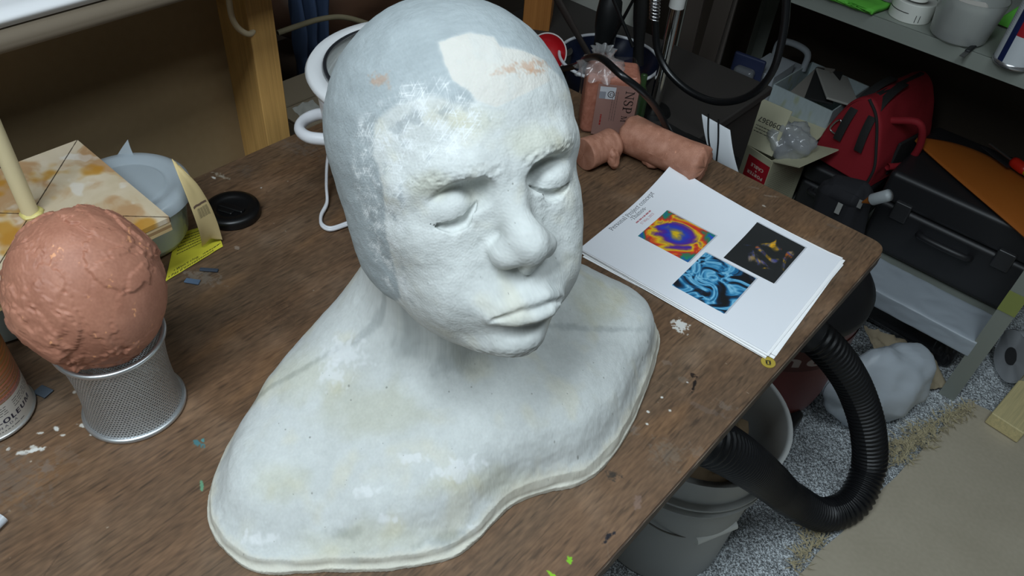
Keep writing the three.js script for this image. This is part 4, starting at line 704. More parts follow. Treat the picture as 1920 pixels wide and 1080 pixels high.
{ // hanging black cord with a chrome spring
  const P = (x, y, z = -.13) => onZ(x, y, z), t = thing('hanging_cord', 'black cord with a chrome spring sleeve hanging in a loop', 'cord', [0, 0, 0]);
  mesh('cord', tube([P(1228, 22), P(1229, 50), P(1232, 90), P(1246, 125), P(1272, 155), P(1305, 178), P(1345, 191), P(1390, 186), P(1425, 165), P(1450, 130), P(1464, 85), P(1472, 40), P(1476, -20)], .0062, 120, 12), std(0x101113, .3), t);
  const a = P(1227, 36), b = P(1229, -24), hx = []; for (let i = 0; i <= 220; i++) { const k = i / 220, q = a.clone().lerp(b, k); q.x += .0078 * Math.cos(k * 60); q.z += .0078 * Math.sin(k * 60); hx.push(q); }
  mesh('spring', new THREE.TubeGeometry(new THREE.CatmullRomCurve3(hx), 440, .0017, 6), std(lin(.7, .7, .72), .2, { metalness: 1 }), t);
}
tag(mesh('black_cable', tube([onZ(1005, 128, -.02), onZ(1040, 131, .0), onZ(1078, 124, .02), onZ(1105, 108, .09), onZ(1132, 112, .135), onZ(1165, 141, .15), onZ(1200, 168, .13), onZ(1232, 205, .085), onZ(1250, 238, .06), onT(1262, 262, .006)], .0052, 100, 10), std(0x0f1012, .32)), 'black cable draped across the wrapped clay block', 'cable');
{ // bits at the end of the table
  const gb = onZ(1196, 200, -.1), t = thing('green_bottle', 'dark green narrow bottle behind the wrapped clay block', 'bottle', [gb.x, CABY, gb.z]); mesh('body', lathe([[.0005, 0], [.013, 0], [.014, .004], [.014, .085], [.006, .105], [.006, .125], [.0005, .126]], 32), std(lin(.03, .06, .02), .3), t);
  const bb = onT(1300, 262), o = thing('black_box', 'small black plastic box at the table end behind the clay roll', 'box', [bb.x, TY, .032], -.1); mesh('body', box(.085, .022, .05, 0, .0112, 0, .003), blkMat, o); mesh('lid', box(.087, .004, .052, 0, .0245, 0, .0015), blk, o);
  const w = thing('white_card', 'white card standing at the table end crossed by two thin black wires', 'card', [0, 0, 0]); const A = onZ(1316, 214, -.065), B = onZ(1369, 244, -.065), D = onZ(1334, 296, -.065); const Cq = B.clone().add(D).sub(A);
  mesh('card', sheetGeo(6, 8, (u, v) => { const r = A.clone().lerp(B, u).lerp(D.clone().lerp(Cq, u), v); r.z += .004 * Math.sin(v * 3); return r; }, .001), std(0xe6eaee, .7), w);
  for (const k of [.25, .6]) mesh('wire', tube([A.clone().lerp(B, k).add(V(0, .01, .006)), A.clone().lerp(B, k).lerp(D.clone().lerp(Cq, k), .4).add(V(-.004, 0, .007)), D.clone().lerp(Cq, k * .4).add(V(0, 0, .006))], .0014, 20, 6), blk, w);
  const st = thing('tool_caddy', 'dark steel tool caddy behind the table end holding the white card', 'caddy', [-.335, 0, -.066]); const ty = Math.min(D.y, Cq.y) - .002; mesh('body', box(.10, ty - .01, .085, 0, (ty - .01) / 2, 0, .004), std(0x17171a, .5), st); mesh('rim', box(.108, .012, .093, 0, ty - .006, 0, .003), blk, st);
}
{ // grey sack and a pine post further back
  const g = lump(new RoundedBoxGeometry(.20, 1.12, .09, 12, .04), .03, 7, 4), c = onZ(1120, 30, -.575), o = mesh('grey_sack', g, std(0xa6a69e, .7)); o.position.set(c.x, .57, c.z); o.rotation.y = .1; tag(o, 'tall pale grey plastic sack standing behind the enamel pan', 'sack');
  const p = onZ(1008, 40, -.33), q = struct('trim_1', box(.06, 2.2, .09, 0, 1.1, 0, .003), std(0xffffff, .6, { map: woodTex(.62, .40, .18, 15) })); q.position.set(p.x, .01, p.z); q.rotation.y = .6;
  const m2 = std(lin(.05, .038, .03), .6), m3 = std(lin(.09, .075, .065), .5);
  [[1308, .04, m2], [1333, .03, m3], [1284, .035, m2]].forEach(([px, w, m], i) => { const c2 = onZ(px, 120, [-.56, -.61, -.52][i]), o2 = mesh('dark_plank', box(w, 1.5, .02, 0, .75, 0, .002), m); o2.position.set(c2.x, .001, c2.z); o2.rotation.set(-.02, .3, .02 * i - .02); tag(o2, ['wide dark brown plank upright behind the cord loop', 'greyish narrow plank upright beside the blister pack', 'dark brown plank upright just behind the chrome pole'][i], 'plank'); });
}
// ------------------------------------------------------------------ steel shelf unit beyond the table end
const SF = -.657, SB = -1.12, SX0 = -.73, SX1 = .205, S1 = TY - .560, S2 = TY + .033;   // front, back, ends, heights of the two shelves
const greySteel = std(0x8f948c, .5, { metalness: .15 });
{
  const t = thing('shelf_unit', 'grey steel shelf unit with slotted posts beyond the table end', 'shelf unit', [0, 0, 0]);
  const w = SX1 - SX0, d = SF - SB, cx = (SX0 + SX1) / 2, cz = (SF + SB) / 2;
  for (const y of [S1, S2, TY + .62]) { const s = mesh('shelf', box(w, .003, d, cx, y - .0015, cz), greySteel, t); mesh('lip', box(w, .032, .003, cx, y - .016, SF), greySteel, s); mesh('lip', box(w, .032, .003, cx, y - .016, SB), greySteel, s); }
  const leaf = (sw) => { const s = new THREE.Shape(); s.moveTo(0, 0); s.lineTo(sw, 0); s.lineTo(sw, 1.42); s.lineTo(0, 1.42); s.lineTo(0, 0); for (let y = .03; y < 1.4; y += .0465) { const h = new THREE.Path(); h.absellipse(sw * .55, y, .0055, .0065, 0, 6.283, true); s.holes.push(h); } return new THREE.ExtrudeGeometry(s, { depth: .002, bevelEnabled: false, curveSegments: 5 }); };
  for (const [x, z, sx, sz] of [[SX1, SF, -1, -1], [SX0, SF, 1, -1], [SX1, SB, -1, 1], [SX0, SB, 1, 1]]) {
    const a = leaf(.036).translate(sx < 0 ? x - .036 : x, 0, sz < 0 ? z + .002 : z - .004), b = leaf(.036).rotateY(Math.PI / 2).translate(sx < 0 ? x - .002 : x, 0, sz < 0 ? z + .002 : z + .034);
    const m = merge([a, b]); mesh('post', m, greySteel, t);
  }
  mesh('corner_plate', box(.07, .03, .002, SX1 - .07, S1 - .016, SF + .004), greySteel, t);
  mesh('tape', box(.037, .055, .001, SX1 - .018, S1 + .135, SF + .0052), std(0x8c9450, .6), t);
}
// --- on the upper shelf
{
  const green = std(lin(.10, .42, .04), .8), P = (x, y, h = 0) => onY(x, y, S2 + h);
  const a = P(1530, 6, .006), b = P(1612, 36, .006), c = P(1668, 14, .006), g = sheetGeo(16, 12, (u, v) => { const p = b.clone().addScaledVector(c.clone().sub(b), u).addScaledVector(a.clone().sub(b), v * 1.4); p.y += .004 + .004 * n3(u * 4, v * 4, 2); p.z = Math.min(p.z, SF + .012); return p; }, .010);
  tag(mesh('green_foam_sheet', g, green), 'bright green foam sheet lying on the upper shelf edge', 'foam sheet');
  const tr = P(1697, 36), t = thing('tape_roll', 'white roll of tape on the upper shelf beside the green sheet', 'tape', [tr.x, S2, tr.z - .02]);
  mesh('roll', lathe([[.022, 0], [.040, 0], [.0415, .002], [.0415, .036], [.040, .038], [.022, .038], [.022, 0]], 48), std(0xd9dad2, .6), t); mesh('ink_lines', merge([new THREE.TorusGeometry(.0417, .0007, 6, 40, 1.3).rotateX(Math.PI / 2).rotateY(-1.4).translate(0, .02, 0), box(.001, .014, .001, .022, .012, .0357), box(.001, .014, .001, .028, .012, .0311)]), std(0x222222, .7), t);
  const tc = P(1783, 78), cb = thing('clear_box', 'clear plastic tub holding white foam on the upper shelf', 'tub', [tc.x, S2, tc.z - .03]);
  mesh('walls', lathe([[.0005, .002], [.048, .002], [.052, .006], [.062, .085], [.0605, .085], [.0505, .008], [.0005, .0045]], 48), phys(lin(.7, .72, .7), .3, { transmission: .65, thickness: 0, side: THREE.DoubleSide }), cb);
  const fo = mesh('foam_block', lump(new RoundedBoxGeometry(.068, .06, .05, 5, .01), .008, 40, 3), std(0xcfcac2, .9)); fo.position.set(tc.x, S2 + .036, tc.z - .03); fo.rotation.y = .4; tag(fo, 'off white foam block inside the clear tub', 'foam');
  const gs = P(1868, 55), o = mesh('green_strap', sheetGeo(6, 16, (u, v) => V(gs.x - .012 + .03 * u + .08 * v, S2 + .004 + .10 * v + .006 * Math.sin(v * 5), gs.z - .02 - .06 * v + .004 * u), .004), green); tag(o, 'bright green strap leaning up behind the spray can on the upper shelf', 'strap');
  const sc = P(1880, 118), s = thing('spray_can', 'white aerosol can with blue bands and a grey code square on the upper shelf', 'spray can', [sc.x + .012, S2, sc.z - .012], .35);
  const lt = canvasTex(1024, 1024, (c, w, h) => { c.fillStyle = '#c9ced2'; c.fillRect(0, 0, w, h); c.fillStyle = '#1c2650'; c.fillRect(0, 60, w, 50); for (let k = 0; k < 2; k++) { c.fillStyle = '#1c2650'; c.fillRect(340 + k * 512, 0, 60, h); c.fillStyle = '#a3202a'; c.fillRect(400 + k * 512, 500, 112, 200); } c.fillStyle = '#8c949c'; for (let k = 0; k < 26; k++) for (let q = 0; q < 2; q++) finePrint(c, 20 + q * 512, 150 + k * 24, 290, 5); c.fillStyle = '#6b737c'; for (let q = 0; q < 2; q++) { c.fillRect(70 + q * 512, 850, 90, 90); } });
  mesh('body', new THREE.CylinderGeometry(.034, .034, .165, 56, 1, true).translate(0, .091, 0), std(0xffffff, .35, { map: lt }), s);
  const tin = std(lin(.6, .6, .62), .25, { metalness: .9 });
  mesh('bottom_rim', lathe([[.0005, .004], [.030, .003], [.034, 0], [.036, .003], [.0355, .007], [.034, .009]], 56), tin, s); mesh('shoulder', lathe([[.034, .173], [.0345, .176], [.030, .184], [.018, .192], [.016, .196], [.0005, .196]], 40), tin, s); mesh('nozzle', new THREE.CylinderGeometry(.007, .008, .018, 20).translate(0, .205, 0), std(0xeeeeee, .5), s);
  const rb = P(1925, 112), r = thing('red_tin', 'red tin standing beside the spray can on the upper shelf', 'tin', [rb.x + .035, S2, rb.z - .045]); mesh('body', new THREE.CylinderGeometry(.03, .03, .11, 40).translate(0, .055, 0), std(0x8c1a20, .4), r); mesh('rim', new THREE.TorusGeometry(.03, .002, 6, 40).rotateX(Math.PI / 2).translate(0, .11, 0), tin, r);
  const k0 = P(1795, 112, .004), k1 = P(1852, 66, .004), kn = thing('black_knife', 'slim black craft knife across the upper shelf edge', 'knife', [(k0.x + k1.x) / 2, S2 + .001, (k0.z + k1.z) / 2], Math.atan2(k1.x - k0.x, k1.z - k0.z)); mesh('handle', box(.010, .007, .085, 0, .004, .01, .003), std(0x17191b, .5), kn); mesh('blade', box(.008, .0012, .03, 0, .003, -.045), std(0x777777, .3, { metalness: .8 }), kn);
}
// --- on the lower shelf
const flat = (w, h, tex, parent, pos, rot, name = 'print') => { const o = mesh(name, new THREE.PlaneGeometry(w, h), std(0xffffff, .6, { map: tex, side: THREE.DoubleSide }), parent); o.position.set(...pos); o.rotation.set(...rot); return o; };
{
  const dkp = std(lin(.016, .016, .018), .45);
  // long black tool case with the orange blade guard on it
  const cz = -.785, cy = S1 + .006, ch = .222, t = thing('tool_case', 'large black plastic tool case on the lower shelf', 'tool case', [.006, cy, cz - .155]);
  mesh('body', box(.36, ch * .62, .30, 0, ch * .31, 0, .014), dkp, t); mesh('lid', box(.364, ch * .36, .304, 0, ch * .81, 0, .014), dkp, t); for (const x of [-.12, .12]) mesh('latch', box(.04, .05, .012, x, ch * .6, .155, .004), std(lin(.03, .03, .032), .35), t); mesh('handle', tube([V(-.06, ch * .45, .152), V(-.055, ch * .5, .178), V(.055, ch * .5, .178), V(.06, ch * .45, .152)], .008, 30, 10), dkp, t);
  const oy = cy + ch + .001, q = (x, y) => onY(x, y, oy), e0 = [q(1714, 268), q(1770, 320), q(1830, 372), q(1890, 420), q(1930, 458)], e1 = [q(1718, 264), q(1800, 272), q(1860, 300), q(1905, 345), q(1960, 380)];
  const o = mesh('orange_panel', sheetGeo(10, 24, (u, v) => { const r = bez(e0, v).lerp(bez(e1, v), u); r.y += .004 + .016 * Math.sin(u * 2.2) * (.3 + v); return r; }, .005), std(lin(.42, .12, .015), .55)); tag(o, 'curved orange plastic panel lying on the black tool case', 'panel');
  const rc = q(1893, 338), pl = thing('screwdriver', 'screwdriver with a red and yellow handle on the orange panel', 'screwdriver', [rc.x, oy + .042, rc.z], -.5);
  mesh('red_grip', lathe([[.0005, -.03], [.010, -.028], [.013, -.015], [.013, .01], [.011, .018], [.0005, .02]], 24).rotateZ(Math.PI / 2), std(0xc02414, .35), pl); mesh('yellow_grip', lathe([[.0005, -.022], [.011, -.02], [.0125, 0], [.011, .02], [.0005, .022]], 24).rotateZ(Math.PI / 2).translate(.044, 0, 0), std(0xc9b416, .35), pl); mesh('shaft', new THREE.CylinderGeometry(.003, .003, .075, 12).rotateZ(Math.PI / 2).translate(-.055, 0, 0), std(0x888888, .3, { metalness: .9 }), pl);
  const bl = thing('saw_blade', 'narrow dark jigsaw blade on the orange panel', 'blade', [q(1850, 318).x, oy + .036, q(1850, 318).z], -.55); const sh = new THREE.Shape(); sh.moveTo(-.045, 0); for (let i = 0; i < 18; i++) { sh.lineTo(-.045 + i * .005, 0); sh.lineTo(-.0425 + i * .005, -.003); } sh.lineTo(.045, 0); sh.lineTo(.045, .010); sh.lineTo(-.04, .009); sh.lineTo(-.045, 0); mesh('blade', new THREE.ExtrudeGeometry(sh, { depth: .0012, bevelEnabled: false }).rotateX(-Math.PI / 2), std(0x3a3b3f, .4, { metalness: .6 }), bl);
  // lower black case the bag stands on
  const t2 = thing('flat_case', 'flat black case under the red tool bag', 'tool case', [-.288, S1, -.955]); mesh('body', box(.17, .085, .28, 0, .043, 0, .012), dkp, t2); mesh('lid', box(.174, .05, .284, 0, .112, 0, .012), dkp, t2); mesh('handle', tube([V(-.05, .07, .14), V(-.045, .075, .162), V(.045, .075, .162), V(.05, .07, .14)], .007, 24, 8), dkp, t2);
}
{ // red tool bag
  const by = S1 + .140, cR = onY(1620, 352, by), cL = onY(1524, 296, by), w = cR.distanceTo(cL), front = V(-(cR.z - cL.z), 0, cR.x - cL.x).normalize(); if (front.z < 0) front.multiplyScalar(-1);
  const D = .25, mid = cR.clone().lerp(cL, .5).addScaledVector(front, -D / 2), t = thing('tool_bag', 'red canvas tool bag with black straps on the lower shelf', 'bag', [mid.x, by, mid.z], Math.atan2(front.x, front.z));
  const red = std(lin(.34, .014, .024), .75), bk = std(lin(.02, .02, .02), .8), H = .20;
  const s = new THREE.Shape(); s.moveTo(-w / 2, 0); s.lineTo(w / 2, 0); s.quadraticCurveTo(w / 2 + .006, .05, w / 2 - .012, .10); s.quadraticCurveTo(w / 2 - .04, H * .96, 0, H); s.quadraticCurveTo(-w / 2 + .04, H * .96, -w / 2 + .012, .10); s.quadraticCurveTo(-w / 2 - .006, .05, -w / 2, 0);
  mesh('body', lump(new THREE.ExtrudeGeometry(s, { depth: D - .02, bevelEnabled: true, bevelSize: .006, bevelThickness: .01, bevelSegments: 3, curveSegments: 14, steps: 14 }).translate(0, .006, -D / 2 + .01), .006, 14, 3), red, t);
  for (const x of [-.030, .030]) mesh('strap', sheetGeo(2, 16, (u, v) => { const q = bez([V(0, .085, D / 2 + .014), V(0, .15, D / 2 + .016), V(0, H * 1.02, D / 2 + .012), V(0, H + .022, D / 2 - .06), V(0, H + .022, D / 2 - .12)], v); q.x = x * (1 - .5 * v) + (u - .5) * .020; return q; }, .003), bk, t);
  mesh('piping', tube([V(w / 2 + .002, .006, D / 2 + .004), V(w / 2 + .004, .06, D / 2 + .004), V(w / 2 - .012, .11, D / 2 + .004), V(w / 2 - .045, .18, D / 2 + .002), V(0, H + .008, D / 2)], .0035, 40, 8), bk, t);
  mesh('handle', tube([V(w / 2 - .03, .16, D / 2 - .05), V(w / 2 + .03, .18, D / 2 - .06), V(w / 2 + .045, .12, D / 2 - .09), V(w / 2 + .03, .05, D / 2 - .10), V(w / 2 + .012, .05, D / 2 - .05)], .009, 40, 8), red, t);
  mesh('side_pocket', box(.008, .09, .12, w / 2 + .006, .06, -.01, .003), bk, t);
  mesh('buckle', tube([V(-w / 2 + .02, .10, D / 2 + .012), V(-w / 2 + .035, .135, D / 2 + .012), V(-w / 2 + .05, .10, D / 2 + .012)], .0022, 24, 6, true), std(lin(.75, .75, .75), .25, { metalness: 1 }), t);
  mesh('zip', box(.012, .005, D * .8, 0, H + .010, -.01, .002), bk, t);
}
{ // white stained tray, packets, router box
  const z0 = -.86, a = onZ(1430, 235, z0), b = onZ(1545, 243, z0), tt = onZ(1430, 150, z0), W2 = a.distanceTo(b), h = tt.y - a.y;
  const cx = (a.x + b.x) / 2, bm = thing('white_carton', 'white open carton with brown water stains on the lower shelf', 'carton', [cx, a.y - .006, z0 - .11], -.05);
  const stain = dataTex(256, 256, (u, v) => { const k = sstep(.1, .45, fbm(u * 5, v * 1.4, 3, 3) + .06), s = fbm(u * 30, v * 4, 5, 2) * .03; return [.74 - .05 * k + s, .79 - .07 * k + s, .80 - .22 * k + s]; });
  const wm = std(0xffffff, .7, { map: stain });
  mesh('front_panel', box(W2, h, .003, 0, h / 2, .10), wm, bm); mesh('back_panel', box(W2, h, .003, 0, h / 2, -.10), wm, bm); mesh('side_panel', box(.003, h, .2, -W2 / 2, h / 2, 0), wm, bm); mesh('side_panel', box(.003, h, .2, W2 / 2, h / 2, 0), wm, bm); mesh('bottom_panel', box(W2, .003, .2, 0, .0015, 0), wm, bm);
  const st = thing('storage_bin', 'dark plastic bin under the white stained carton', 'bin', [cx - .008, S1, z0 - .115]); const sh = a.y - .008 - S1; mesh('body', box(.155, sh - .012, .19, 0, (sh - .012) / 2, 0, .01), std(lin(.02, .022, .03), .5), st); mesh('lid', box(.162, .012, .20, 0, sh - .006, 0, .004), std(lin(.025, .027, .035), .5), st);
  for (let i = 0; i < 3; i++) { const o = mesh('paper_packet', box(.05 + i * .02, .006, .17, 0, 0, 0, .002), std([0x9a948c, 0x2a2a2a, 0xb9b7b0][i], .8)); o.position.set(cx - .03 + i * .035, a.y + h - .012 + i * .008, z0 - .11); o.rotation.set(.16 - .1 * i, .3 * i, .25 - i * .2); tag(o, ['grey paper packet in the stained carton', 'black paper packet in the stained carton', 'cream paper packet on top in the stained carton'][i], 'packet'); }
  // tool maker's boxes
  const dt = (txt, sz, col) => canvasTex(256, 384, (c, w, hh) => { c.fillStyle = '#b9bfc6'; c.fillRect(0, 0, w, hh); c.fillStyle = col; c.font = `bold ${sz}px sans-serif`; c.fillText(txt, 14, 60); c.fillStyle = '#80868e'; for (let i = 0; i < 15; i++) finePrint(c, 16, 110 + i * 17, 200, 4); });
  const bxm = (nm, lab, px0, px1, pyT, pyB, z, tex, dep, rot) => { const A = onZ(px0, pyB, z), B = onZ(px1, pyB, z), T = onZ((px0 + px1) / 2, pyT, z), wd = Math.abs(B.x - A.x), hh = T.y - S1, o = thing(nm, lab, 'box', [(A.x + B.x) / 2 - .014, S1, z - dep / 2], rot); mesh('carton', box(wd, hh, dep, 0, hh / 2, 0, .002), std(0xb4bac0, .7), o); const pr = hh * .62; flat(wd * .96, pr, tex, o, [0, hh - pr / 2 - .004, dep / 2 + .001], [0, 0, 0]); return { o, wd, hh }; };
  bxm('accessory_box', 'narrow white accessory box with blue lettering on the lower shelf', 1377, 1430, 125, 240, -.86, dt('DREMEL', 52, '#2a4678'), .12, 0);
  const r2 = bxm('accessory_case', 'white case with a cut out handle and large blue lettering behind the accessory box', 1418, 1475, 118, 220, -1.0, dt('DRE', 92, '#27406e'), .06, 0);
  mesh('carry_handle', tube([V(-.045, r2.hh, 0), V(-.04, r2.hh + .05, 0), V(.04, r2.hh + .05, 0), V(.045, r2.hh, 0)], .009, 30, 8), std(0xb4bac0, .6), r2.o);
  // blister pack of bits
  const A = onZ(1358, 240, -.82), T = onZ(1352, 108, -.82), bp = thing('blister_pack', 'dark blister pack of bits with a yellow and red corner beside the accessory box', 'blister pack', [A.x + .01, S1, -.83], .1), hh = T.y - S1 + .03;
  mesh('backing_card', lump(new RoundedBoxGeometry(.085, hh, .012, 3, .005).translate(0, hh / 2, 0), .002, 20, 2), std(lin(.03, .04, .10), .5), bp); mesh('blister', box(.055, .13, .03, 0, hh - .09, .018, .012), phys(lin(.4, .42, .45), .15, { transmission: .6, thickness: 0 }), bp);
  mesh('bit_tray', lump(box(.05, .12, .012, 0, hh - .09, .012, .004), .006, 60, 4), std(0x2a2a2c, .5), bp); mesh('yellow_flash', box(.07, .022, .001, 0, hh - .185, .0075), std(0xb98a12, .5), bp); mesh('red_flash', box(.06, .02, .001, 0, hh - .215, .0075), std(0x6c2416, .5), bp);
}
{ // router box with torn flaps and red maker's panel, standing at the shelf front
  const z0 = -.665, A = onZ(1352, 318, z0), B = onZ(1440, 342, z0), w = .165, hgt = .185, o = thing('router_box', 'cream cardboard tool box with red panel and open flaps on the lower shelf', 'carton', [A.x + .055, S1, z0 - .095], -.22);
  const cb = std(0xc3bfa2, .75), D = .15, T = .003;
  const face = canvasTex(512, 640, (c, W3, H3) => { c.fillStyle = '#c5c1a4'; c.fillRect(0, 0, W3, H3); c.fillStyle = '#b3192a'; c.fillRect(300, 60, 212, 210); c.save(); c.translate(406, 165); c.rotate(Math.PI); c.fillStyle = '#e6dccb'; c.textAlign = 'center'; c.font = 'bold 42px sans-serif'; c.fillText('PORTER', 0, -30); c.fillText('+', 0, 6); c.fillText('CABLE', 0, 46); c.restore(); c.fillStyle = '#5b584c'; c.save(); c.translate(220, 90); c.rotate(Math.PI); finePrint(c, 0, 0, 110, 10); finePrint(c, 0, 24, 80, 10); c.restore(); });
  const side = canvasTex(512, 640, (c, W3, H3) => { c.fillStyle = '#bdb99e'; c.fillRect(0, 0, W3, H3); c.fillStyle = '#a32230'; c.fillRect(320, 30, 160, 80); c.fillStyle = '#8c8872'; for (let i = 0; i < 16; i++) finePrint(c, 40, 150 + i * 26, 400, 6); });
  const flapT = canvasTex(512, 384, (c, W3, H3) => { c.fillStyle = '#c9c5a8'; c.fillRect(0, 0, W3, H3); c.save(); c.translate(W3 / 2, H3 / 2); c.rotate(Math.PI); c.fillStyle = '#4c4a40'; c.font = 'bold 58px sans-serif'; c.fillText('330', 150, 90); c.fillText('D90367', -230, 60); c.strokeStyle = '#77736a'; c.lineWidth = 5; c.beginPath(); c.ellipse(60, 20, 62, 80, 0, 0, 7); c.stroke(); for (let i = 0; i < 5; i++) { c.beginPath(); c.ellipse(60, 20, 50 - i * 8, 70 - i * 12, 0, 0, 7); c.stroke(); } for (let i = 0; i < 3; i++) finePrint(c, -200, -10 - i * 24, 170, 7); c.restore(); });
  mesh('front_panel', box(w, hgt, T, 0, hgt / 2, D / 2), cb, o); flat(w, hgt, face, o, [0, hgt / 2, D / 2 + T / 2 + .0005], [0, 0, 0]);
  mesh('back_panel', box(w, hgt, T, 0, hgt / 2, -D / 2), cb, o); const rs = mesh('side_panel', box(T, hgt, D, w / 2, hgt / 2, 0), cb, o); flat(D, hgt, side, o, [w / 2 + T / 2 + .0005, hgt / 2, 0], [0, Math.PI / 2, 0]);
  mesh('side_panel', box(T, hgt, D, -w / 2, hgt / 2, 0), cb, o); mesh('bottom_panel', box(w, T, D, 0, T / 2, 0), cb, o);
  const f1 = new THREE.Group(); f1.name = 'front_flap'; o.add(f1); f1.position.set(-.01, hgt, D / 2); f1.rotation.set(-.35, .05, .1); mesh('flap_board', box(w, .115, T, 0, .057, 0), cb, f1); flat(w, .115, flapT, f1, [0, .057, T / 2 + .0005], [0, 0, 0]);
  const f2 = mesh('side_flap', box(.08, T, D, .036, 0, 0), cb, o); f2.position.set(w / 2, hgt, 0); f2.rotation.z = .35; const f3 = mesh('back_flap', box(w, T, .08, 0, 0, -.036), cb, o); f3.position.set(0, hgt, -D / 2); f3.rotation.x = .5;
  const pb = mesh('plastic_bag', lump(new THREE.SphereGeometry(1, 36, 26).scale(.06, .05, .05), .03, 30, 6), phys(lin(.75, .77, .8), .12, { transmission: .7, thickness: 0 })); pb.position.set(A.x + .115, S1 + .215, z0 - .07); tag(pb, 'crumpled clear plastic bag stuffed in the open cream carton', 'plastic bag');
}
{ // glue bottle lying by the bag, black clutter in front
  const c = onY(1660, 360, S1 + .24), o = thing('glue_bottle', 'white glue bottle with an orange tip beside the red bag', 'bottle', [c.x, S1 + .231, c.z + .01]); o.rotation.set(.5, .2, 2.45);
  mesh('bottle', lathe([[.0005, .03], [.010, .03], [.0135, .026], [.0135, -.02], [.0005, -.022]], 24), std(0xb9bfc2, .4), o); mesh('tip', lathe([[.011, .03], [.006, .044], [.002, .058], [.0005, .058]], 20), std(0xc8701c, .4), o);
  const t = thing('black_pouch', 'soft black cloth pouch heaped between the cream carton and the tool case', 'pouch', [-.235, S1 + .004, -.73]); mesh('cloth', lump(new RoundedBoxGeometry(.13, .17, .085, 10, .04).translate(0, .10, 0), .03, 12, 5), std(lin(.018, .018, .022), .85), t); mesh('tag', box(.012, .03, .001, .01, .14, .056), std(0xa9a9a4, .7), t); mesh('tag', box(.010, .022, .001, .05, .175, .055), std(0x8a8a88, .7), t);
}
{ // cloudy plastic sheet spread on the shelf and hanging over its lip
  const m = phys(lin(.52, .58, .64), .35, { transmission: .25, thickness: 0 });
  const g = sheetGeo(40, 30, (u, v) => { const x = mix(-.14, .175, u), s = v * .20, wv = .004 * n3(u * 5, v * 4, 2); return s < .12 ? V(x, S1 + .0035 + Math.abs(wv), SF - .115 + s) : V(x, S1 + .003 - (s - .12) * .55, SF + .0055 + Math.abs(wv) * .6); }, .0012);
  tag(mesh('plastic_sheet', g, m), 'cloudy plastic sheet draped over the lower shelf edge', 'plastic sheet');
}
// ------------------------------------------------------------------ on the floor
const boardTex = dataTex(768, 768, (u, v) => { const k = .05 * fbm(u * 7, v * 7, 3, 5) + .02 * n3(u * 120, v * 120, 5), st = sstep(.42, .55, fbm(u * 13, v * 13, 21, 3)) * .8 * sstep(.05, .3, n3(u * 3, v * 3, 8)); return [mix(.72 + k, .46, st), mix(.68 + k, .40, st), mix(.60 + k, .31, st)]; });
const BA = onY(1500, 1075, .016), BB = onY(1818, 752, .016), BC = onY(1925, 802, .016);
{
  const left = BB.clone().sub(BA), top = BC.clone().sub(BB).normalize(), t = thing('fibre_board', 'beige fibreboard sheet with a ragged edge lying on the carpet', 'board', [0, 0, 0]);
  const A0 = BA.clone().addScaledVector(left, -.6), N = 30, s = [];
  for (let i = 0; i <= N; i++) { const p = A0.clone().lerp(BB, i / N); s.push([p.x + .010 * n3(i * .9, 2, 3), p.z + .008 * n3(i * .7, 5, 3)]); }
  for (let i = 1; i <= 12; i++) { const p = BB.clone().addScaledVector(top, i / 12 * .8); s.push([p.x, p.z + .006 * n3(i * .8, 9, 3)]); }
  const e = BB.clone().addScaledVector(top, .8); s.push([e.x - left.x * 1.6, e.z - left.z * 1.6]);
  const sh = new THREE.Shape(); s.forEach((p, i) => i ? sh.lineTo(p[0], p[1]) : sh.moveTo(p[0], p[1])); sh.closePath();
  const g = new THREE.ExtrudeGeometry(sh, { depth: .012, bevelEnabled: false }); g.rotateX(Math.PI / 2); g.translate(0, .016, 0); { const P = g.attributes.position, U = g.attributes.uv; for (let i = 0; i < P.count; i++) U.setXY(i, P.getX(i), P.getZ(i)); } boardTex.wrapS = boardTex.wrapT = THREE.RepeatWrapping;
  mesh('board', g, std(0xffffff, .85, { map: boardTex }), t);
  // torn fibres along the edge
  const fs = [], put = (px, py, n, sp, col) => { for (let i = 0; i < n; i++) { const c = onY(px + rr(-sp, sp), py + rr(-sp, sp), .018); const a = rr(0, 6.28), l = rr(.006, .028), w = rr(.001, .004), h = rr(0, .008); const g2 = new THREE.BufferGeometry(); const dx = Math.cos(a) * l, dz = Math.sin(a) * l, ox = -Math.sin(a) * w, oz = Math.cos(a) * w; g2.setAttribute('position', new THREE.Float32BufferAttribute([c.x, c.y, c.z, c.x + ox, c.y + .001, c.z + oz, c.x + dx, c.y + h, c.z + dz], 3)); g2.setAttribute('uv', new THREE.Float32BufferAttribute([0, 0, 1, 0, 0, 1], 2)); g2.computeVertexNormals(); fs.push(g2); } };
  for (let i = 0; i < 26; i++) { const k = i / 25; put(mix(1665, 1815, k), mix(850, 765, k), 26, 22 - 8 * k); } for (let i = 0; i < 12; i++) put(mix(1490, 1665, i / 12), mix(1060, 860, i / 12), 12, 10); put(1525, 1005, 90, 22); put(1500, 1050, 50, 18); put(1690, 850, 120, 24); put(1730, 820, 120, 24);
  const f = mesh('torn_fibres', mergeGeometries(fs), std(0xb5a988, .95, { side: THREE.DoubleSide }), t); f.userData.kind = 'stuff';
}
{ // lumber end lying in at the right
  const a = onY(1868, 790, .04), b = onY(1990, 640, .04), L = a.distanceTo(b) + .3, d = b.clone().sub(a).normalize(), o = mesh('lumber_offcut', box(.075, .036, L, 0, 0, 0, .003), std(0xffffff, .6, { map: woodTex(.84, .78, .58, 25) }));
  o.position.copy(a).addScaledVector(d, L / 2).addScaledVector(V(-d.z, 0, d.x), .02); o.position.y = .036; o.rotation.y = Math.atan2(d.x, d.z); tag(o, 'pale cream lumber offcut lying on the fibreboard', 'lumber');
}
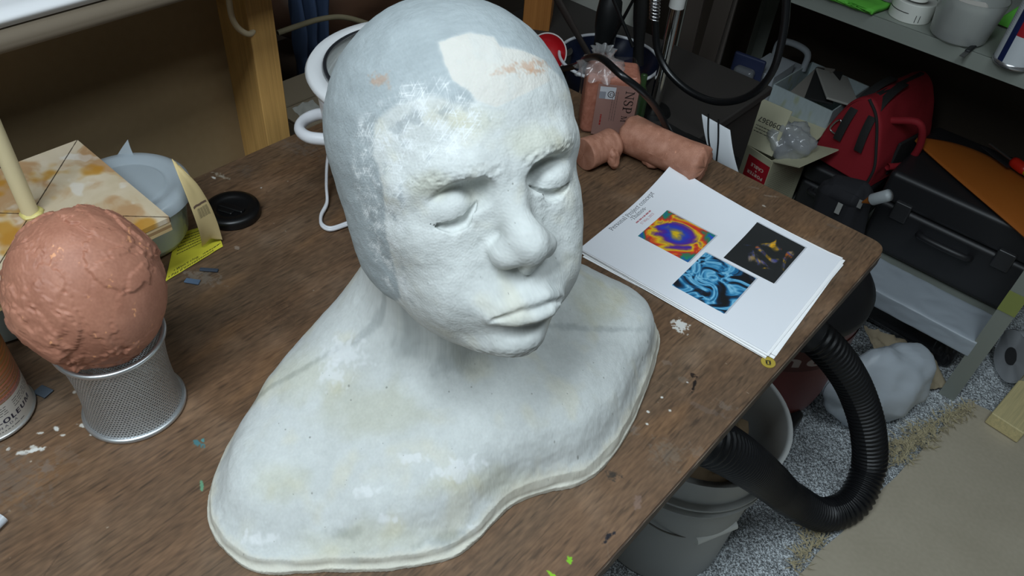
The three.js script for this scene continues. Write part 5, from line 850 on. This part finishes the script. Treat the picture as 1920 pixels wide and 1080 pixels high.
{ // white pails under the table edge
  const pail = (cx, cz, h, R, label, grip) => {
    const t = thing('plastic_pail', label, 'pail', [cx, 0, cz]), m = std(lin(.42, .43, .42), .5), r0 = R * .86;
    mesh('body', lathe([[.0005, .004], [r0 - .004, .002], [r0, .006], [R - .010, h - .105], [R + .001, h - .104], [R + .001, h - .098], [R - .009, h - .097], [R - .008, h - .082], [R + .003, h - .081], [R + .003, h - .075], [R - .007, h - .074], [R - .001, h - .012], [R + .007, h - .003], [R + .007, h], [R - .003, h], [R - .009, h - .06], [r0 - .003, .008], [.0005, .007]], 72), m, t);
    const hp = []; for (let i = 0; i <= 20; i++) { const q = Math.PI * i / 20, x = Math.cos(q) * (R + .010), y = Math.sin(q) * (R + .012); hp.push(V(Math.sin(grip) * 0 + x, h - .10 - Math.abs(y) * .62, y * .80)); }
    const hg = mesh('bail', tube(hp, .0016, 60, 6), std(0x77756e, .4, { metalness: .8 }), t); hg.rotation.y = grip; const gp = mesh('grip', new THREE.CylinderGeometry(.0085, .0085, .085, 20).rotateZ(Math.PI / 2).translate(0, h - .10 - (R + .012) * .62, (R + .012) * .80), std(0xd8dad6, .5), hg);
    return t;
  };
  const h1 = .37, e1 = onY(1474, 775, h1), R1 = .145; pail(e1.x - R1 * .743, e1.z + R1 * .669, h1, R1, 'white plastic pail with a bail grip holding brown scraps under the table', 1.15);
  const sc = mesh('paper_scraps', lump(new THREE.SphereGeometry(1, 40, 24).scale(.105, .06, .105), .05, 22, 4), std(lin(.16, .11, .06), .85)); sc.position.set(e1.x - R1 * .743, .29, e1.z + R1 * .669); tag(sc, 'heap of brown paper scraps filling the pail', 'scraps', null, 'stuff');

}
{ // red shop vacuum and its hose
  const c = onY(1482, 690, .25), t = thing('shop_vacuum', 'red drum vacuum with pale lettering and a ribbed black hose under the table', 'vacuum', [-.195, 0, -.315]);
  const R = .17, red = std(lin(.20, .035, .03), .45), bk = std(lin(.015, .015, .017), .45);
  mesh('drum', lathe([[.0005, .08], [R - .02, .08], [R - .005, .09], [R, .12], [R + .006, .34], [R + .01, .35], [.0005, .35]], 64), red, t);
  mesh('motor_head', lathe([[R + .012, .35], [R + .012, .37], [R - .01, .40], [R - .05, .44], [.08, .46], [.0005, .465]], 64), bk, t);
  const wt = canvasTex(1024, 128, (x, w, h) => { x.fillStyle = '#5a1c18'; x.fillRect(0, 0, w, h); x.fillStyle = '#b9a9a4'; x.font = 'bold 96px sans-serif'; for (let k = 0; k < 2; k++) x.fillText('Shop vac', 30 + 512 * k, 98); });
  mesh('lettering', new THREE.CylinderGeometry(R + .0075, R + .0055, .06, 64, 1, true).translate(0, .285, 0), std(0xffffff, .5, { map: wt }), t);
  for (let i = 0; i < 4; i++) { const a = i * 1.571 + .5, x = Math.cos(a) * (R - .01), z = Math.sin(a) * (R - .01); const k = mesh('caster', box(.06, .05, .06, x, .075, z, .012), bk, t); mesh('wheel', new THREE.CylinderGeometry(.028, .028, .024, 24).rotateX(Math.PI / 2).translate(x, .028, z), bk, k); }
  const P = [onY(1500, 612, .42), onY(1538, 640, .40), onY(1580, 688, .34), onY(1610, 745, .26), onY(1628, 810, .18), onY(1628, 880, .10), onY(1597, 945, .055), onY(1548, 965, .045), onY(1490, 940, .12), onY(1440, 900, .32), onY(1398, 868, .47), onY(1365, 846, .54), onY(1330, 828, .58), onY(1285, 812, .60)].map(p => p.sub(t.position)), curve = new THREE.CatmullRomCurve3(P, false, 'centripetal'), SEG = 760, RS = 20, g = new THREE.TubeGeometry(curve, SEG, .033, RS), pos = g.attributes.position;
  const C3 = curve.getSpacedPoints(SEG); for (let i = 0; i <= SEG; i++) { const k = 1 + .055 * Math.cos(i / SEG * 6.283 * 126); for (let j = 0; j <= RS; j++) { const q = i * (RS + 1) + j; pos.setXYZ(q, C3[i].x + (pos.getX(q) - C3[i].x) * k, C3[i].y + (pos.getY(q) - C3[i].y) * k, C3[i].z + (pos.getZ(q) - C3[i].z) * k); } } g.computeVertexNormals();
  mesh('hose', g, std(0x111215, .45), t); const cf = mesh('hose_cuff', new THREE.CylinderGeometry(.037, .037, .06, 28), bk, t); cf.position.copy(P[0]); cf.quaternion.setFromUnitVectors(V(0, 1, 0), P[1].clone().sub(P[0]).normalize());
}
{ // bulging cloudy plastic bag leaning by the shelf foot
  const m = phys(lin(.60, .66, .72), .4, { transmission: .2, thickness: 0 }), c = onY(1640, 775, .08), g = lump(lump(new THREE.SphereGeometry(1, 64, 48).scale(.135, .095, .05), .05, 6, 7), .006, 28, 3), o = mesh('cloudy_bag', g, m); o.position.set(.052, .090, -.455); o.rotation.set(-.30, 1.05, -.06, 'YXZ'); tag(o, 'bulging cloudy white plastic bag on the carpet behind the hose', 'plastic bag');
}
{ // under the lower shelf: black bags and brown paper
  const t = thing('bin_bag', 'crinkled glossy black bag pushed under the lower shelf', 'bag', [-.03, 0, -.88]); const g = lump(new RoundedBoxGeometry(.36, .145, .30, 16, .05).translate(0, .078, 0), .05, 16, 3); mesh('bag', g, std(lin(.02, .02, .022), .22), t);
  const p1 = mesh('kraft_paper', sheetGeo(20, 16, (u, v) => { const a = onY(1620, 610, .10), b = onY(1660, 705, .04), c = onY(1745, 725, .012), d = onY(1700, 640, .06); const q = a.clone().lerp(b, u).lerp(d.clone().lerp(c, u), v); q.y += .012 * n3(u * 4, v * 4, 3) + .008 * n3(u * 11, v * 11, 6); q.y = Math.max(q.y, .006); return q; }, .0012), std(0x9a8c74, .85)); tag(p1, 'creased brown kraft paper spilling out from under the shelf', 'paper');
  const p2 = mesh('kraft_paper', sheetGeo(14, 14, (u, v) => { const a = onY(1690, 690, .05), b = onY(1725, 735, .012), c = onY(1775, 728, .012), d = onY(1745, 665, .06); const q = a.clone().lerp(b, u).lerp(d.clone().lerp(c, u), v); q.y += .010 * n3(u * 5 + 3, v * 5, 8) + .006; q.y = Math.max(q.y, .006); return q; }, .0012), std(0xa2957c, .85)); tag(p2, 'crumpled scrap of brown paper by the shelf post', 'paper');
  const s = thing('film_roll', 'roll of clear wrapping film lying beyond the shelf post', 'roll', [onY(1885, 660, .07).x + .13, .072, onY(1885, 660, .07).z - .09], .7); mesh('roll', lump(new THREE.CylinderGeometry(.065, .065, .30, 40, 8).rotateZ(Math.PI / 2), .008, 30, 3), phys(lin(.55, .57, .6), .15, { transmission: .3, thickness: 0 }), s); mesh('core', new THREE.CylinderGeometry(.022, .022, .304, 24).rotateZ(Math.PI / 2), std(0x3a3a3c, .7), s);
}
renderer.render(scene, camera);
